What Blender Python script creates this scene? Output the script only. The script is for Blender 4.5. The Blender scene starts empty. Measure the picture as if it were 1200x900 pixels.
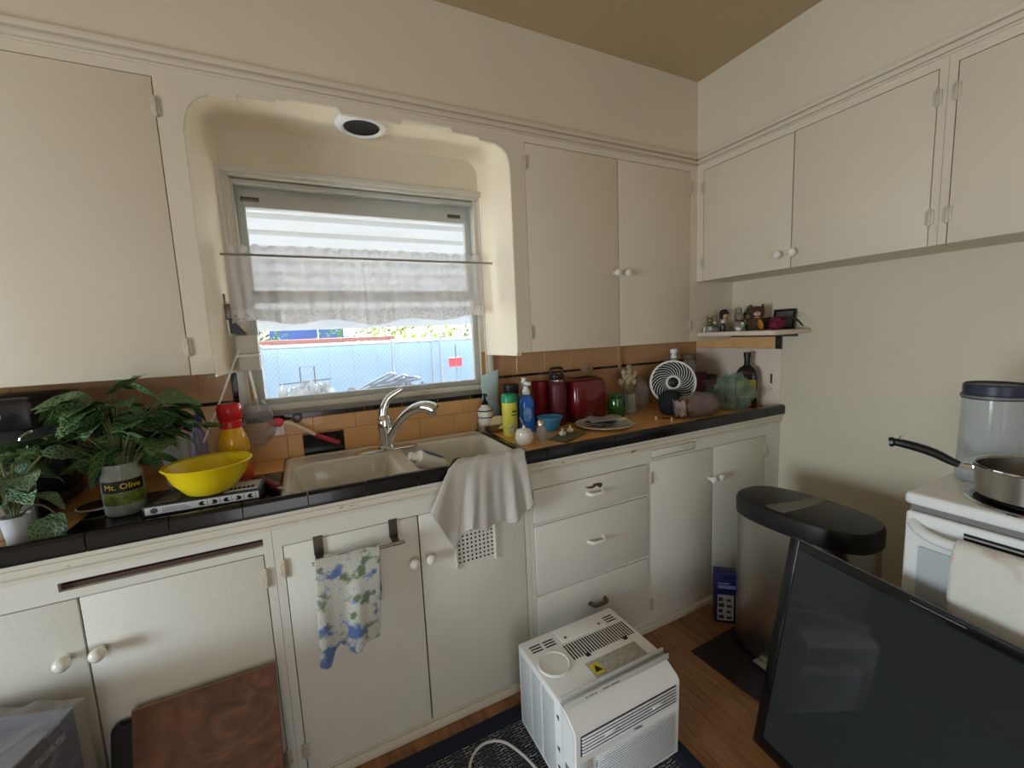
import bpy, bmesh, math, random
from mathutils import Matrix, Vector, Euler, noise as mnoise
random.seed(7)
SC = bpy.context.scene
COL = SC.collection
PI = math.pi

# ------------------------------------------------------------------ camera, sky, light, exposure
cd = bpy.data.cameras.new('camera'); cam = bpy.data.objects.new('camera', cd); COL.objects.link(cam)
RIGHT = Vector((0.8959974, -0.4418744, -0.0439966)); DOWN = Vector((-0.0918130, -0.0874061, -0.9919327)); FWD = Vector((0.4344641, 0.8928086, -0.1188854))
mw = Matrix((( RIGHT.x, -DOWN.x, -FWD.x, -1.89103), (RIGHT.y, -DOWN.y, -FWD.y, -1.60744), (RIGHT.z, -DOWN.z, -FWD.z, 1.34275), (0, 0, 0, 1)))
cam.matrix_world = mw
cd.sensor_fit = 'HORIZONTAL'; cd.sensor_width = 36.0; cd.lens = 495.0787 * 36 / 1200
cd.clip_start = 0.02; cd.clip_end = 200
SC.camera = cam

world = bpy.data.worlds.new('sky'); SC.world = world; world.use_nodes = True
wn = world.node_tree.nodes; wl = world.node_tree.links
sky = wn.new('ShaderNodeTexSky'); sky.sky_type = 'NISHITA'; sky.sun_disc = False
sky.sun_elevation = math.radians(35); sky.sun_rotation = math.radians(15); sky.air_density = 1.0; sky.dust_density = 2.0
wl.new(sky.outputs[0], wn['Background'].inputs[0]); wn['Background'].inputs[1].default_value = 1.0

sd = bpy.data.lights.new('sun', 'SUN'); sun = bpy.data.objects.new('sun', sd); COL.objects.link(sun)
sd.energy = 25.0; sd.angle = math.radians(0.6); sd.color = (1.0, 0.96, 0.9)
sun.rotation_euler = Vector((-0.22, -0.79, -0.57)).to_track_quat('-Z', 'Y').to_euler()

# daylight entering by the low window in the left wall
ad = bpy.data.lights.new('side_window_daylight', 'AREA'); al = bpy.data.objects.new('side_window_daylight', ad); COL.objects.link(al)
ad.shape = 'RECTANGLE'; ad.size = 1.0; ad.size_y = 1.0; ad.energy = 56; ad.color = (0.79, 0.92, 1.0)
al.location = (-5.14, -1.55, 0.98); al.rotation_euler = Euler((0, math.radians(-90), 0))
# added fill light behind the camera, set in the unseen passage
ad2 = bpy.data.lights.new('passage_fill', 'AREA'); al2 = bpy.data.objects.new('passage_fill', ad2); COL.objects.link(al2)
ad2.shape = 'RECTANGLE'; ad2.size = 0.85; ad2.size_y = 1.9; ad2.energy = 9.5; ad2.color = (0.97, 0.98, 1.0)
al2.location = (-2.2, -3.6, 1.05); al2.rotation_euler = Euler((math.radians(90), 0, 0))

vs = SC.view_settings; vs.view_transform = 'Standard'; vs.look = 'None'; vs.exposure = 0.56; vs.gamma = 1.0; vs.use_curve_mapping = False
SC.display_settings.display_device = 'sRGB'

# ------------------------------------------------------------------ materials
def lin(c):
    c = c / 255.0
    return c / 12.92 if c <= 0.04045 else ((c + 0.055) / 1.055) ** 2.4
def S(r, g, b): return (lin(r), lin(g), lin(b), 1.0)
MATS = {}
def mat(name, col, rough=0.5, metal=0.0, var=0.0, vscale=8.0, bump=0.0, bscale=60.0, trans=0.0, ior=1.45, alpha=1.0, coat=0.0, col2=None, spec=0.5, sheen=0.0):
    m = bpy.data.materials.new(name); m.use_nodes = True
    nt = m.node_tree; p = nt.nodes['Principled BSDF']
    p.inputs['Base Color'].default_value = col; p.inputs['Roughness'].default_value = rough; p.inputs['Metallic'].default_value = metal
    p.inputs['Transmission Weight'].default_value = trans; p.inputs['IOR'].default_value = ior; p.inputs['Alpha'].default_value = alpha
    p.inputs['Coat Weight'].default_value = coat; p.inputs['Specular IOR Level'].default_value = spec; p.inputs['Sheen Weight'].default_value = sheen
    if var or bump or col2:
        tc = nt.nodes.new('ShaderNodeTexCoord')
    if var or col2:
        n = nt.nodes.new('ShaderNodeTexNoise'); n.inputs['Scale'].default_value = vscale; n.inputs['Detail'].default_value = 5; n.inputs['Roughness'].default_value = 0.6
        r = nt.nodes.new('ShaderNodeValToRGB'); c2 = col2 or tuple(x * (1 - var) for x in col[:3]) + (1,)
        r.color_ramp.elements[0].position = 0.3; r.color_ramp.elements[1].position = 0.7
        r.color_ramp.elements[0].color = c2; r.color_ramp.elements[1].color = col
        nt.links.new(tc.outputs['Object'], n.inputs['Vector']); nt.links.new(n.outputs['Fac'], r.inputs[0]); nt.links.new(r.outputs[0], p.inputs['Base Color'])
    if bump:
        n2 = nt.nodes.new('ShaderNodeTexNoise'); n2.inputs['Scale'].default_value = bscale; n2.inputs['Detail'].default_value = 4
        b = nt.nodes.new('ShaderNodeBump'); b.inputs['Strength'].default_value = bump; b.inputs['Distance'].default_value = 0.01
        nt.links.new(tc.outputs['Object'], n2.inputs['Vector']); nt.links.new(n2.outputs['Fac'], b.inputs['Height']); nt.links.new(b.outputs[0], p.inputs['Normal'])
    MATS[name] = m
    return m
def emit_free(m): return m

PAINT_UP = mat('cream_paint_upper', S(224, 213, 192), 0.45, var=0.05, vscale=1.7, bump=0.03, bscale=40)
PAINT_LOW = mat('white_paint_lower', S(228, 226, 216), 0.42, var=0.06, vscale=2.3, bump=0.04, bscale=50)
PAINT_WALL = mat('wall_paint', S(223, 211, 189), 0.6, var=0.05, vscale=1.2, bump=0.06, bscale=30)
PAINT_RIGHT = mat('right_wall_paint', S(220, 210, 188), 0.55, var=0.05, vscale=1.5, bump=0.12, bscale=35)
PAINT_REVEAL = mat('reveal_paint_lit', S(246, 234, 208), 0.35, var=0.06, vscale=3.0)  # cream lightened so the window light on the alcove sits in the colour
PAINT_CEIL = mat('ceiling_dimmed_cream', S(192, 170, 134), 0.6, var=0.08, vscale=0.8)  # wall cream darkened to tan, the ceiling's dim light put into the colour
WINPAINT = mat('window_paint', S(216, 212, 198), 0.45, var=0.08, vscale=6)
WHITE = mat('white_gloss', S(240, 240, 236), 0.22)
PORC = mat('porcelain', S(238, 234, 222), 0.12, coat=0.5)
ENAMEL = mat('sink_enamel', S(226, 222, 208), 0.18, var=0.10, vscale=5, coat=0.4)
BLACKTILE = mat('black_tile', S(13, 14, 20), 0.16, var=0.3, vscale=12, coat=0.15)
TILE = mat('butterscotch_tile', S(236, 184, 124), 0.3, var=0.14, vscale=9, coat=0.25)
TILE2 = mat('butterscotch_tile_brown', S(198, 150, 104), 0.32, var=0.12, vscale=9, coat=0.25)
CTILE = mat('counter_tile', S(238, 178, 100), 0.35, var=0.14, vscale=14, coat=0.2)
GROUT = mat('grout', S(190, 142, 92), 0.8, var=0.2, vscale=30)
DARKGAP = mat('dark_interior', S(40, 30, 24), 0.8)
CHROME = mat('chrome', S(225, 228, 230), 0.08, metal=1.0)
STEEL = mat('brushed_steel', S(190, 186, 178), 0.28, metal=1.0, var=0.08, vscale=3)
STEELD = mat('dark_steel', S(110, 104, 98), 0.4, metal=1.0)
HINGE = mat('painted_hinge', S(214, 204, 184), 0.4, metal=0.1, var=0.25, vscale=90)
BLACKP = mat('black_plastic', S(20, 20, 22), 0.35)
BLACKM = mat('black_matte', S(14, 14, 16), 0.6)
GREYP = mat('grey_plastic', S(120, 120, 118), 0.45)
WOOD_D = mat('slot_wood', S(86, 62, 50), 0.7, var=0.3, vscale=20)

def wear_mat(name, col, chip, scale, thr, rough=0.5):
    m = mat(name, col, rough, var=0.06, vscale=3, bump=0.08, bscale=70); nt = m.node_tree; p = nt.nodes['Principled BSDF']
    src = p.inputs['Base Color'].links[0].from_socket
    tc = nt.nodes.new('ShaderNodeTexCoord'); mp = nt.nodes.new('ShaderNodeMapping'); mp.inputs['Scale'].default_value = (0.35, 1, 1.6)
    n = nt.nodes.new('ShaderNodeTexNoise'); n.inputs['Scale'].default_value = scale; n.inputs['Detail'].default_value = 8; n.inputs['Roughness'].default_value = 0.7
    r = nt.nodes.new('ShaderNodeValToRGB'); r.color_ramp.elements[0].position = thr; r.color_ramp.elements[1].position = thr + 0.03
    mx = nt.nodes.new('ShaderNodeMix'); mx.data_type = 'RGBA'
    nt.links.new(tc.outputs['Object'], mp.inputs['Vector']); nt.links.new(mp.outputs[0], n.inputs['Vector']); nt.links.new(n.outputs['Fac'], r.inputs[0])
    nt.links.new(r.outputs[0], mx.inputs['Factor']); nt.links.new(src, mx.inputs['A']); mx.inputs['B'].default_value = chip
    nt.links.new(mx.outputs['Result'], p.inputs['Base Color'])
    return m
CHIPPED = wear_mat('chipped_moulding_paint', S(222, 216, 200), S(120, 102, 80), 26, 0.62)
DOORP = wear_mat('door_paint_worn', S(230, 228, 218), S(150, 140, 120), 46, 0.735)

def wood_mat(name, c1, c2, scale=(3, 40, 3), rough=0.4, dist=3.0):
    m = bpy.data.materials.new(name); m.use_nodes = True; nt = m.node_tree; p = nt.nodes['Principled BSDF']; p.inputs['Roughness'].default_value = rough
    tc = nt.nodes.new('ShaderNodeTexCoord'); mp = nt.nodes.new('ShaderNodeMapping'); mp.inputs['Scale'].default_value = scale
    n = nt.nodes.new('ShaderNodeTexNoise'); n.inputs['Scale'].default_value = 1.0; n.inputs['Detail'].default_value = 6; n.inputs['Distortion'].default_value = dist
    oi = nt.nodes.new('ShaderNodeObjectInfo'); ad_ = nt.nodes.new('ShaderNodeVectorMath'); ad_.operation = 'ADD'
    sc_ = nt.nodes.new('ShaderNodeVectorMath'); sc_.operation = 'SCALE'; sc_.inputs['Scale'].default_value = 9.0
    cb = nt.nodes.new('ShaderNodeCombineXYZ'); nt.links.new(oi.outputs['Random'], cb.inputs[0]); nt.links.new(oi.outputs['Random'], cb.inputs[2])
    nt.links.new(cb.outputs[0], sc_.inputs[0]); nt.links.new(tc.outputs['Object'], mp.inputs['Vector']); nt.links.new(mp.outputs[0], ad_.inputs[0]); nt.links.new(sc_.outputs[0], ad_.inputs[1])
    nt.links.new(ad_.outputs[0], n.inputs['Vector'])
    r = nt.nodes.new('ShaderNodeValToRGB'); r.color_ramp.elements[0].position = 0.3; r.color_ramp.elements[1].position = 0.7
    r.color_ramp.elements[0].color = c2; r.color_ramp.elements[1].color = c1
    nt.links.new(n.outputs['Fac'], r.inputs[0])
    hs = nt.nodes.new('ShaderNodeHueSaturation'); mr = nt.nodes.new('ShaderNodeMapRange'); mr.inputs['To Min'].default_value = 0.82; mr.inputs['To Max'].default_value = 1.15
    nt.links.new(oi.outputs['Random'], mr.inputs['Value']); nt.links.new(mr.outputs[0], hs.inputs['Value']); nt.links.new(r.outputs[0], hs.inputs['Color'])
    nt.links.new(hs.outputs[0], p.inputs['Base Color']); MATS[name] = m
    return m
FLOORW = wood_mat('oak_floor', S(164, 116, 72), S(124, 82, 48), (30, 3, 3), 0.35, 1.5)
PLYW = wood_mat('dark_plywood', S(132, 90, 64), S(88, 56, 40), (5, 5, 9), 0.6, 4.0)
SHELFW = mat('shelf_white', S(226, 210, 196), 0.5, var=0.05)

def clear_mat(name, col=(1, 1, 1, 1), rough=0.05, fac=0.75, tint=None, wrinkle=0.0):
    """thin clear film / glass: part see-through, part glossy, no refraction"""
    m = bpy.data.materials.new(name); m.use_nodes = True; nt = m.node_tree
    p = nt.nodes['Principled BSDF']; p.inputs['Base Color'].default_value = col; p.inputs['Roughness'].default_value = rough
    t = nt.nodes.new('ShaderNodeBsdfTransparent'); t.inputs[0].default_value = tint or (1, 1, 1, 1)
    if wrinkle:
        p.inputs['Base Color'].default_value = tuple(c * .45 for c in col[:3]) + (1,); p.inputs['Specular IOR Level'].default_value = 1.0; p.inputs['Coat Weight'].default_value = 1.0; p.inputs['Coat Roughness'].default_value = rough
        tc = nt.nodes.new('ShaderNodeTexCoord'); nz = nt.nodes.new('ShaderNodeTexNoise'); nz.inputs['Scale'].default_value = wrinkle; nz.inputs['Detail'].default_value = 3; nz.inputs['Distortion'].default_value = 1.5
        bp = nt.nodes.new('ShaderNodeBump'); bp.inputs['Strength'].default_value = .9; bp.inputs['Distance'].default_value = .02
        nt.links.new(tc.outputs['Object'], nz.inputs['Vector']); nt.links.new(nz.outputs['Fac'], bp.inputs['Height']); nt.links.new(bp.outputs[0], p.inputs['Normal']); nt.links.new(bp.outputs[0], p.inputs['Coat Normal'])
    lw = nt.nodes.new('ShaderNodeLayerWeight'); lw.inputs[0].default_value = 0.35
    mr = nt.nodes.new('ShaderNodeMapRange'); mr.inputs['To Min'].default_value = fac; mr.inputs['To Max'].default_value = max(0.0, fac - 0.38)
    mx = nt.nodes.new('ShaderNodeMixShader'); o = nt.nodes['Material Output']
    nt.links.new(lw.outputs['Facing'], mr.inputs['Value']); nt.links.new(mr.outputs[0], mx.inputs[0])
    nt.links.new(p.outputs[0], mx.inputs[1]); nt.links.new(t.outputs[0], mx.inputs[2]); nt.links.new(mx.outputs[0], o.inputs[0])
    MATS[name] = m
    return m
GLASS = clear_mat('window_glass', (0.9, 0.95, 0.96, 1), 0.02, 0.95)
FILM = clear_mat('clear_film', (0.85, 0.87, 0.92, 1), 0.12, 0.80, None, 26)
FILM_G = clear_mat('green_film', (0.55, 0.72, 0.58, 1), 0.12, 0.74, (0.82, 0.95, 0.86, 1), 24)
JARG = clear_mat('jar_glass', (0.75, 0.8, 0.78, 1), 0.04, 0.75, (0.85, 0.9, 0.88, 1))
CANG = clear_mat('canister_plastic', (0.72, 0.74, 0.74, 1), 0.08, 0.8, (0.9, 0.92, 0.93, 1))
CUPG = clear_mat('frosted_cup', (0.78, 0.8, 0.84, 1), 0.4, 0.25)

# ------------------------------------------------------------------ geometry helpers
class G:
    """collects shapes into ONE mesh; done() links it as one object"""
    def __init__(self): self.bm = bmesh.new()
    def _add(self, tmp, M=None, m=0):
        if M is not None: bmesh.ops.transform(tmp, matrix=M, verts=tmp.verts)
        for f in tmp.faces: f.material_index = m
        me = bpy.data.meshes.new('tmp'); tmp.to_mesh(me); tmp.free(); self.bm.from_mesh(me); bpy.data.meshes.remove(me)
        return self
    def box(self, a, b, bev=0.0, seg=2, M=None, m=0):
        t = bmesh.new(); bmesh.ops.create_cube(t, size=1.0)
        s = [max(1e-5, abs(b[i] - a[i])) for i in range(3)]; c = [(a[i] + b[i]) / 2 for i in range(3)]
        for v in t.verts: v.co = Vector((v.co.x * s[0] + c[0], v.co.y * s[1] + c[1], v.co.z * s[2] + c[2]))
        if bev: bmesh.ops.bevel(t, geom=t.edges[:], offset=min(bev, min(s) * 0.49), segments=seg, profile=0.5, affect='EDGES')
        return self._add(t, M, m)
    def lathe(self, prof, n=24, M=None, m=0, sx=1.0, sy=1.0):
        t = bmesh.new(); rings = []
        for r, z in prof:
            rings.append([t.verts.new((r * sx * math.cos(2 * PI * k / n), r * sy * math.sin(2 * PI * k / n), z)) for k in range(n)] if r > 1e-6 else [t.verts.new((0, 0, z))])
        for A, B in zip(rings, rings[1:]):
            for k in range(n):
                k2 = (k + 1) % n
                if len(A) == 1 and len(B) == 1: continue
                try:
                    if len(A) == 1: t.faces.new((A[0], B[k2], B[k]))
                    elif len(B) == 1: t.faces.new((A[k], A[k2], B[0]))
                    else: t.faces.new((A[k], A[k2], B[k2], B[k]))
                except ValueError: pass
        bmesh.ops.recalc_face_normals(t, faces=t.faces[:])
        return self._add(t, M, m)
    def tube(self, pts, r, n=8, M=None, m=0, closed=False):
        pts = [Vector(p) for p in pts]; t = bmesh.new(); rings = []; N = len(pts); up = None
        for i, p in enumerate(pts):
            if closed: d = (pts[(i + 1) % N] - pts[i - 1])
            else: d = (pts[min(i + 1, N - 1)] - pts[max(i - 1, 0)])
            if d.length < 1e-9: d = Vector((0, 0, 1))
            d.normalize()
            if up is None: up = d.orthogonal().normalized()
            else:
                up = up - d * up.dot(d)
                up = up.normalized() if up.length > 1e-6 else d.orthogonal().normalized()
            w = d.cross(up); rr = r[i] if isinstance(r, (list, tuple)) else r
            rings.append([t.verts.new(p + up * (rr * math.cos(2 * PI * k / n)) + w * (rr * math.sin(2 * PI * k / n))) for k in range(n)])
        for i in range(N if closed else N - 1):
            A, B = rings[i], rings[(i + 1) % N]
            for k in range(n): t.faces.new((A[k], A[(k + 1) % n], B[(k + 1) % n], B[k]))
        if not closed:
            t.faces.new(rings[0][::-1]); t.faces.new(rings[-1])
        bmesh.ops.recalc_face_normals(t, faces=t.faces[:])
        return self._add(t, M, m)
    def prism(self, poly, h, M=None, m=0, bev=0.0):
        """polygon in local xy, extruded 0..h along local z"""
        t = bmesh.new(); a = [t.verts.new((x, y, 0)) for x, y in poly]; b = [t.verts.new((x, y, h)) for x, y in poly]; n = len(poly)
        t.faces.new(a[::-1]); t.faces.new(b)
        for k in range(n): t.faces.new((a[k], a[(k + 1) % n], b[(k + 1) % n], b[k]))
        bmesh.ops.recalc_face_normals(t, faces=t.faces[:])
        if bev: bmesh.ops.bevel(t, geom=[e for e in t.edges if abs(e.verts[0].co.z - e.verts[1].co.z) < 1e-9], offset=bev, segments=2, affect='EDGES')
        return self._add(t, M, m)
    def loft(self, rings, M=None, m=0, caps=True, closed=True):
        t = bmesh.new(); R = [[t.verts.new(p) for p in r] for r in rings]; n = len(R[0])
        for A, B in zip(R, R[1:]):
            for k in range(n if closed else n - 1): t.faces.new((A[k], A[(k + 1) % n], B[(k + 1) % n], B[k]))
        if caps and closed: t.faces.new(R[0][::-1]); t.faces.new(R[-1])
        bmesh.ops.recalc_face_normals(t, faces=t.faces[:])
        return self._add(t, M, m)
    def grid(self, fn, nu, nv, M=None, m=0, mfn=None):
        t = bmesh.new(); V = [[t.verts.new(fn(i / nu, j / nv)) for j in range(nv + 1)] for i in range(nu + 1)]
        for i in range(nu):
            for j in range(nv): t.faces.new((V[i][j], V[i + 1][j], V[i + 1][j + 1], V[i][j + 1]))
        return self._add(t, M, m)
    def ball(self, c, r, M=None, m=0, sub=2, noise=0.0, nscale=10.0, seed=0.0):
        t = bmesh.new(); bmesh.ops.create_icosphere(t, subdivisions=sub, radius=1.0)
        rr = r if isinstance(r, (tuple, list)) else (r, r, r)
        for v in t.verts:
            k = 1.0 + (noise * mnoise.noise(v.co * nscale * 0.2 + Vector((seed, seed, 0))) if noise else 0)
            v.co = Vector((v.co.x * rr[0] * k + c[0], v.co.y * rr[1] * k + c[1], v.co.z * rr[2] * k + c[2]))
        return self._add(t, M, m)
    def mesh(self, name, mats, smooth=True, angle=35):
        me = bpy.data.meshes.new(name); self.bm.to_mesh(me); self.bm.free()
        for mm in (mats if isinstance(mats, (list, tuple)) else [mats]): me.materials.append(mm)
        if smooth:
            for p in me.polygons: p.use_smooth = True
            me.set_sharp_from_angle(angle=math.radians(angle))
        return me
    def done(self, name, mats, parent=None, smooth=True, angle=35, loc=None, rot=None):
        return link(name, self.mesh(name, mats, smooth, angle), parent, loc, rot)
def link(name, data, parent=None, loc=None, rot=None):
    o = bpy.data.objects.new(name, data); COL.objects.link(o)
    if parent: o.parent = parent
    if loc is not None: o.location = loc
    if rot is not None: o.rotation_euler = rot
    return o
def tag(o, label, cat=None, group=None, kind=None):
    o['label'] = label
    if cat: o['category'] = cat
    if group: o['group'] = group
    if kind: o['kind'] = kind
    return o
def thing(name, label, cat, loc=(0, 0, 0), rz=0.0, group=None, rot=None):
    o = link(name, None, None, loc, rot if rot is not None else (0, 0, rz)); o.empty_display_size = 0.05
    return tag(o, label, cat, group)
def struct(name, g, mats, label, cat, **k):
    return tag(g.done(name, mats, **k), label, cat, kind='structure')
def one(name, g, mats, label, cat, loc=None, rot=None, group=None, **k):
    return tag(g.done(name, mats, None, loc=loc, rot=rot, **k), label, cat, group)
def T(x, y, z): return Matrix.Translation((x, y, z))
def RX(d): return Matrix.Rotation(math.radians(d), 4, 'X')
def RY(d): return Matrix.Rotation(math.radians(d), 4, 'Y')
def RZ(d): return Matrix.Rotation(math.radians(d), 4, 'Z')
def text_mesh(s, size, mats, ext=0.0006):
    c = bpy.data.curves.new('t', 'FONT'); c.body = s; c.size = size; c.extrude = ext; c.align_x = 'CENTER'; c.align_y = 'CENTER'; c.resolution_u = 3
    o = bpy.data.objects.new('t', c); COL.objects.link(o); dg = bpy.context.evaluated_depsgraph_get(); dg.update()
    me = bpy.data.meshes.new_from_object(o.evaluated_get(dg)); bpy.data.objects.remove(o); bpy.data.curves.remove(c)
    me.materials.clear(); me.materials.append(mats)
    return me
def text(name, s, size, m, parent, M):
    me = text_mesh(s, size, m); me.transform(M)
    return link(name, me, parent)
def spline(P, n=8):
    """smooth Catmull-Rom path through points"""
    P = [Vector(p) for p in P]; out = []
    for i in range(len(P) - 1):
        p0 = P[max(i - 1, 0)]; p1 = P[i]; p2 = P[i + 1]; p3 = P[min(i + 2, len(P) - 1)]
        for k in range(n):
            t = k / n
            out.append(0.5 * ((2 * p1) + (p2 - p0) * t + (2 * p0 - 5 * p1 + 4 * p2 - p3) * t * t + (3 * p1 - p0 - 3 * p2 + p3) * t ** 3))
    out.append(P[-1]); return out
def rrect(w, d, r, n=5, cx=0, cy=0):
    out = []
    for (sx, sy, a0) in ((1, 1, 0), (-1, 1, 90), (-1, -1, 180), (1, -1, 270)):
        for k in range(n + 1):
            a = math.radians(a0 + 90 * k / n); out.append((cx + sx * (w / 2 - r) + r * math.cos(a), cy + sy * (d / 2 - r) + r * math.sin(a)))
    return out
def sellipse(a, b, e=2.6, n=36):
    out = []
    for k in range(n):
        t = 2 * PI * k / n; c, s = math.cos(t), math.sin(t)
        out.append((a * math.copysign(abs(c) ** (2 / e), c), b * math.copysign(abs(s) ** (2 / e), s)))
    return out
def noise3(x, y, z): return mnoise.noise(Vector((x, y, z)))

# ================================================================== THE ROOM
X1, YB, YF, YC, ZS, HC = 0.284, 0.24, -0.2865, -0.31, 0.897, 2.548
XL, YN = -5.0, -3.45                    # left wall and the wall behind the photographer
ZUB, ZDT, ZFR, ZRB = 1.2584, 2.1165, 2.145, 1.5687

g = G(); g.box((XL - .1, YN - .1, -.06), (X1 + .1, YB + .15, -.006))
floor = struct('floor', g, GROUT, 'worn oak strip floor running under the kitchen cabinets', 'floor')
rnd = random.Random(3); w = 0.083; x = XL
plank_cache = {}
while x < X1 - .001:
    y = YN - rnd.uniform(0, .8); wd = min(w, X1 - x)
    while y < YF + .02:
        Lk = rnd.choice((0.9, 1.2, 1.5)); y0, y1 = max(y, YN), min(y + Lk, YF + .03)
        if y1 - y0 > .02:
            key = (round(wd, 4), round(y1 - y0, 3))
            if key not in plank_cache:
                gg = G(); gg.box((0, 0, -.006), (wd - .0012, y1 - y0 - .0012, 0), bev=.0007, seg=1); plank_cache[key] = gg.mesh('plank', FLOORW, smooth=False)
            link('plank', plank_cache[key], floor, (x, y0, 0))
        y += Lk
    x += w

g = G(); g.box((XL, YN, HC), (X1 + .1, YB + .15, HC + .08))
struct('ceiling', g, PAINT_CEIL, 'plain cream ceiling above the kitchen, its dim light painted in as tan', 'ceiling')

# back wall: soffit flush with the cupboard fronts, wall behind the tiles, opening for the window
g = G()
g.box((XL, 0, 2.175), (0.0, YB + .12, HC))
g.box((XL, YB + .008, 0), (-2.075, YB + .12, 2.175)); g.box((-1.145, YB + .008, 0), (X1 + .1, YB + .12, 2.175))
g.box((-2.075, YB + .008, 0), (-1.145, YB + .12, 1.085)); g.box((-2.2, YB - .002, 1.955), (-1.03, YB + .12, 2.175))
wall_back = struct('wall_back', g, PAINT_WALL, 'cream back wall with the window alcove and tiled backsplash', 'wall')
g = G(); g.box((X1, YN, 0), (X1 + .1, YB + .12, HC)); g.box((0, YN, 2.175), (X1, 0.0005, HC))
wall_right = struct('wall_right', g, PAINT_RIGHT, 'plain off-white right wall beside the stove', 'wall')
# left wall, unseen window kept low for its light; near wall, added passage
g = G(); g.box((XL - .1, YN, 0), (XL, -2.10, HC)); g.box((XL - .1, -1.0, 0), (XL, YB + .12, HC)); g.box((XL - .1, -2.10, 1.56), (XL, -1.0, HC)); g.box((XL - .1, -2.10, 0), (XL, -1.0, .22))
struct('wall_left', g, PAINT_WALL, 'cream left wall with the low side window', 'wall')
g = G(); g.box((XL, YN - .1, 0), (-2.7, YN, HC)); g.box((-1.7, YN - .1, 0), (X1 + .1, YN, HC)); g.box((-2.7, YN - .1, 2.05), (-1.7, YN, HC))
g.box((-2.8, -5.3, 0), (-2.7, YN - .1, HC)); g.box((-1.7, -5.3, 0), (-1.6, YN - .1, HC)); g.box((-2.8, -5.4, 0), (-1.6, -5.3, HC)); g.box((-2.8, -5.4, HC), (-1.6, YN, HC + .08)); g.box((-2.8, -5.4, -.06), (-1.6, YN, 0))  # unseen corridor added to shut sky light out of the passage
struct('wall_front', g, PAINT_WALL, 'cream wall with the added closed-off passage facing the window', 'wall')
g = G()
for a, b in (((-2.10, .22), (-2.04, 1.56)), ((-1.06, .22), (-1.0, 1.56)), ((-2.04, .22), (-1.06, .3)), ((-2.04, 1.49), (-1.06, 1.56))):
    g.box((XL - .06, a[0], a[1]), (XL - .02, b[0], b[1]))
door1 = struct('window_2', g, WINPAINT, 'unseen white-framed window, kept low to shape the side daylight', 'window')
g = G(); g.box((XL - .044, -2.04, .3), (XL - .04, -1.06, 1.49)); g.done('pane', GLASS, door1)

# picture rail moulding, three stepped fillets each side
def rail(n, fn, label):
    g = G()
    for z0, z1, d in ((2.145, 2.152, .006), (2.152, 2.166, .016), (2.166, 2.172, .010), (2.172, 2.190, .022)):
        g.box(*fn(z0, z1, d), bev=.002)
    struct(n, g, PAINT_UP, label, 'trim')
rail('trim_1', lambda a, b, d: ((XL, -d, a), (0, .01, b)), 'stepped cream rail moulding above the cupboards on the window wall')
rail('trim_2', lambda a, b, d: ((-d, YN, a), (.01, -.001, b)), 'stepped cream rail moulding above the cupboards on the stove wall')

# stepped, scalloped valance over the window alcove
arcL = [(-2.150, 1.98), (-2.143, 2.02), (-2.131, 2.052), (-2.110, 2.077), (-2.081, 2.0925)]
arcR = [(-1.137, 2.0925), (-1.110, 2.080), (-1.088, 2.060), (-1.077, 2.030), (-1.074, 1.98)]
low = arcL + [(-2.006, 2.0865), (-2.003, 2.106), (-1.902, 2.106), (-1.896, 2.123), (-1.715, 2.123), (-1.703, 2.104), (-1.505, 2.104), (-1.498, 2.123),
       (-1.322, 2.123), (-1.312, 2.108), (-1.210, 2.106), (-1.202, 2.096)] + arcR
poly = [(-2.2, 1.98)] + low + [(-1.02, 1.98), (-1.02, 2.147), (-2.2, 2.147)]
g = G(); g.prism(poly, .012, Matrix(((1, 0, 0, 0), (0, 0, 1, -.001), (0, 1, 0, 0), (0, 0, 0, 1))))
struct('trim_3', g, PAINT_UP, 'cream valance with a stepped scalloped lower edge over the window', 'trim', smooth=False)
# alcove lining: sides and ceiling with a coved corner, one bent sheet of plaster with thickness
def lining(off):
    pts = [(-2.150 - off, 1.246)]
    for k in range(9):
        a = math.radians(180 - 90 * k / 8); pts.append((-2.068 + (.082 + off) * math.cos(a), 2.048 + (.082 + off) * math.sin(a)))
    for k in range(9):
        a = math.radians(90 - 90 * k / 8); pts.append((-1.156 + (.082 + off) * math.cos(a), 2.048 + (.082 + off) * math.sin(a)))
    return pts + [(-1.074 + off, 1.246)]
def sheet(y, ins, off): return [(px + (ins if px < -1.6 else -ins), y, pz) for px, pz in lining(off)]
g = G(); g.loft([sheet(.010, 0, 0), sheet(.06, .002, 0), sheet(.14, .008, -.002), sheet(.2, .016, -.008), sheet(YB, .03, -.02)], closed=False)
g.loft([sheet(.010, 0, .02), sheet(YB, .03, .0)], closed=False)
struct('trim_4', g, PAINT_REVEAL, 'smooth cream plaster lining of the window alcove with coved corners', 'trim', angle=60)
# narrow face-frame strips either side of the alcove
g = G(); g.box((-2.2, 0, ZUB), (-2.15, .02, 1.981)); struct('trim_5', g, PAINT_UP, 'narrow cream strip left of the window alcove', 'trim')
g = G(); g.box((-1.074, 0, ZUB), (-1.02, .02, 1.981)); struct('trim_6', g, PAINT_UP, 'narrow cream strip right of the window alcove', 'trim')

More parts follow.
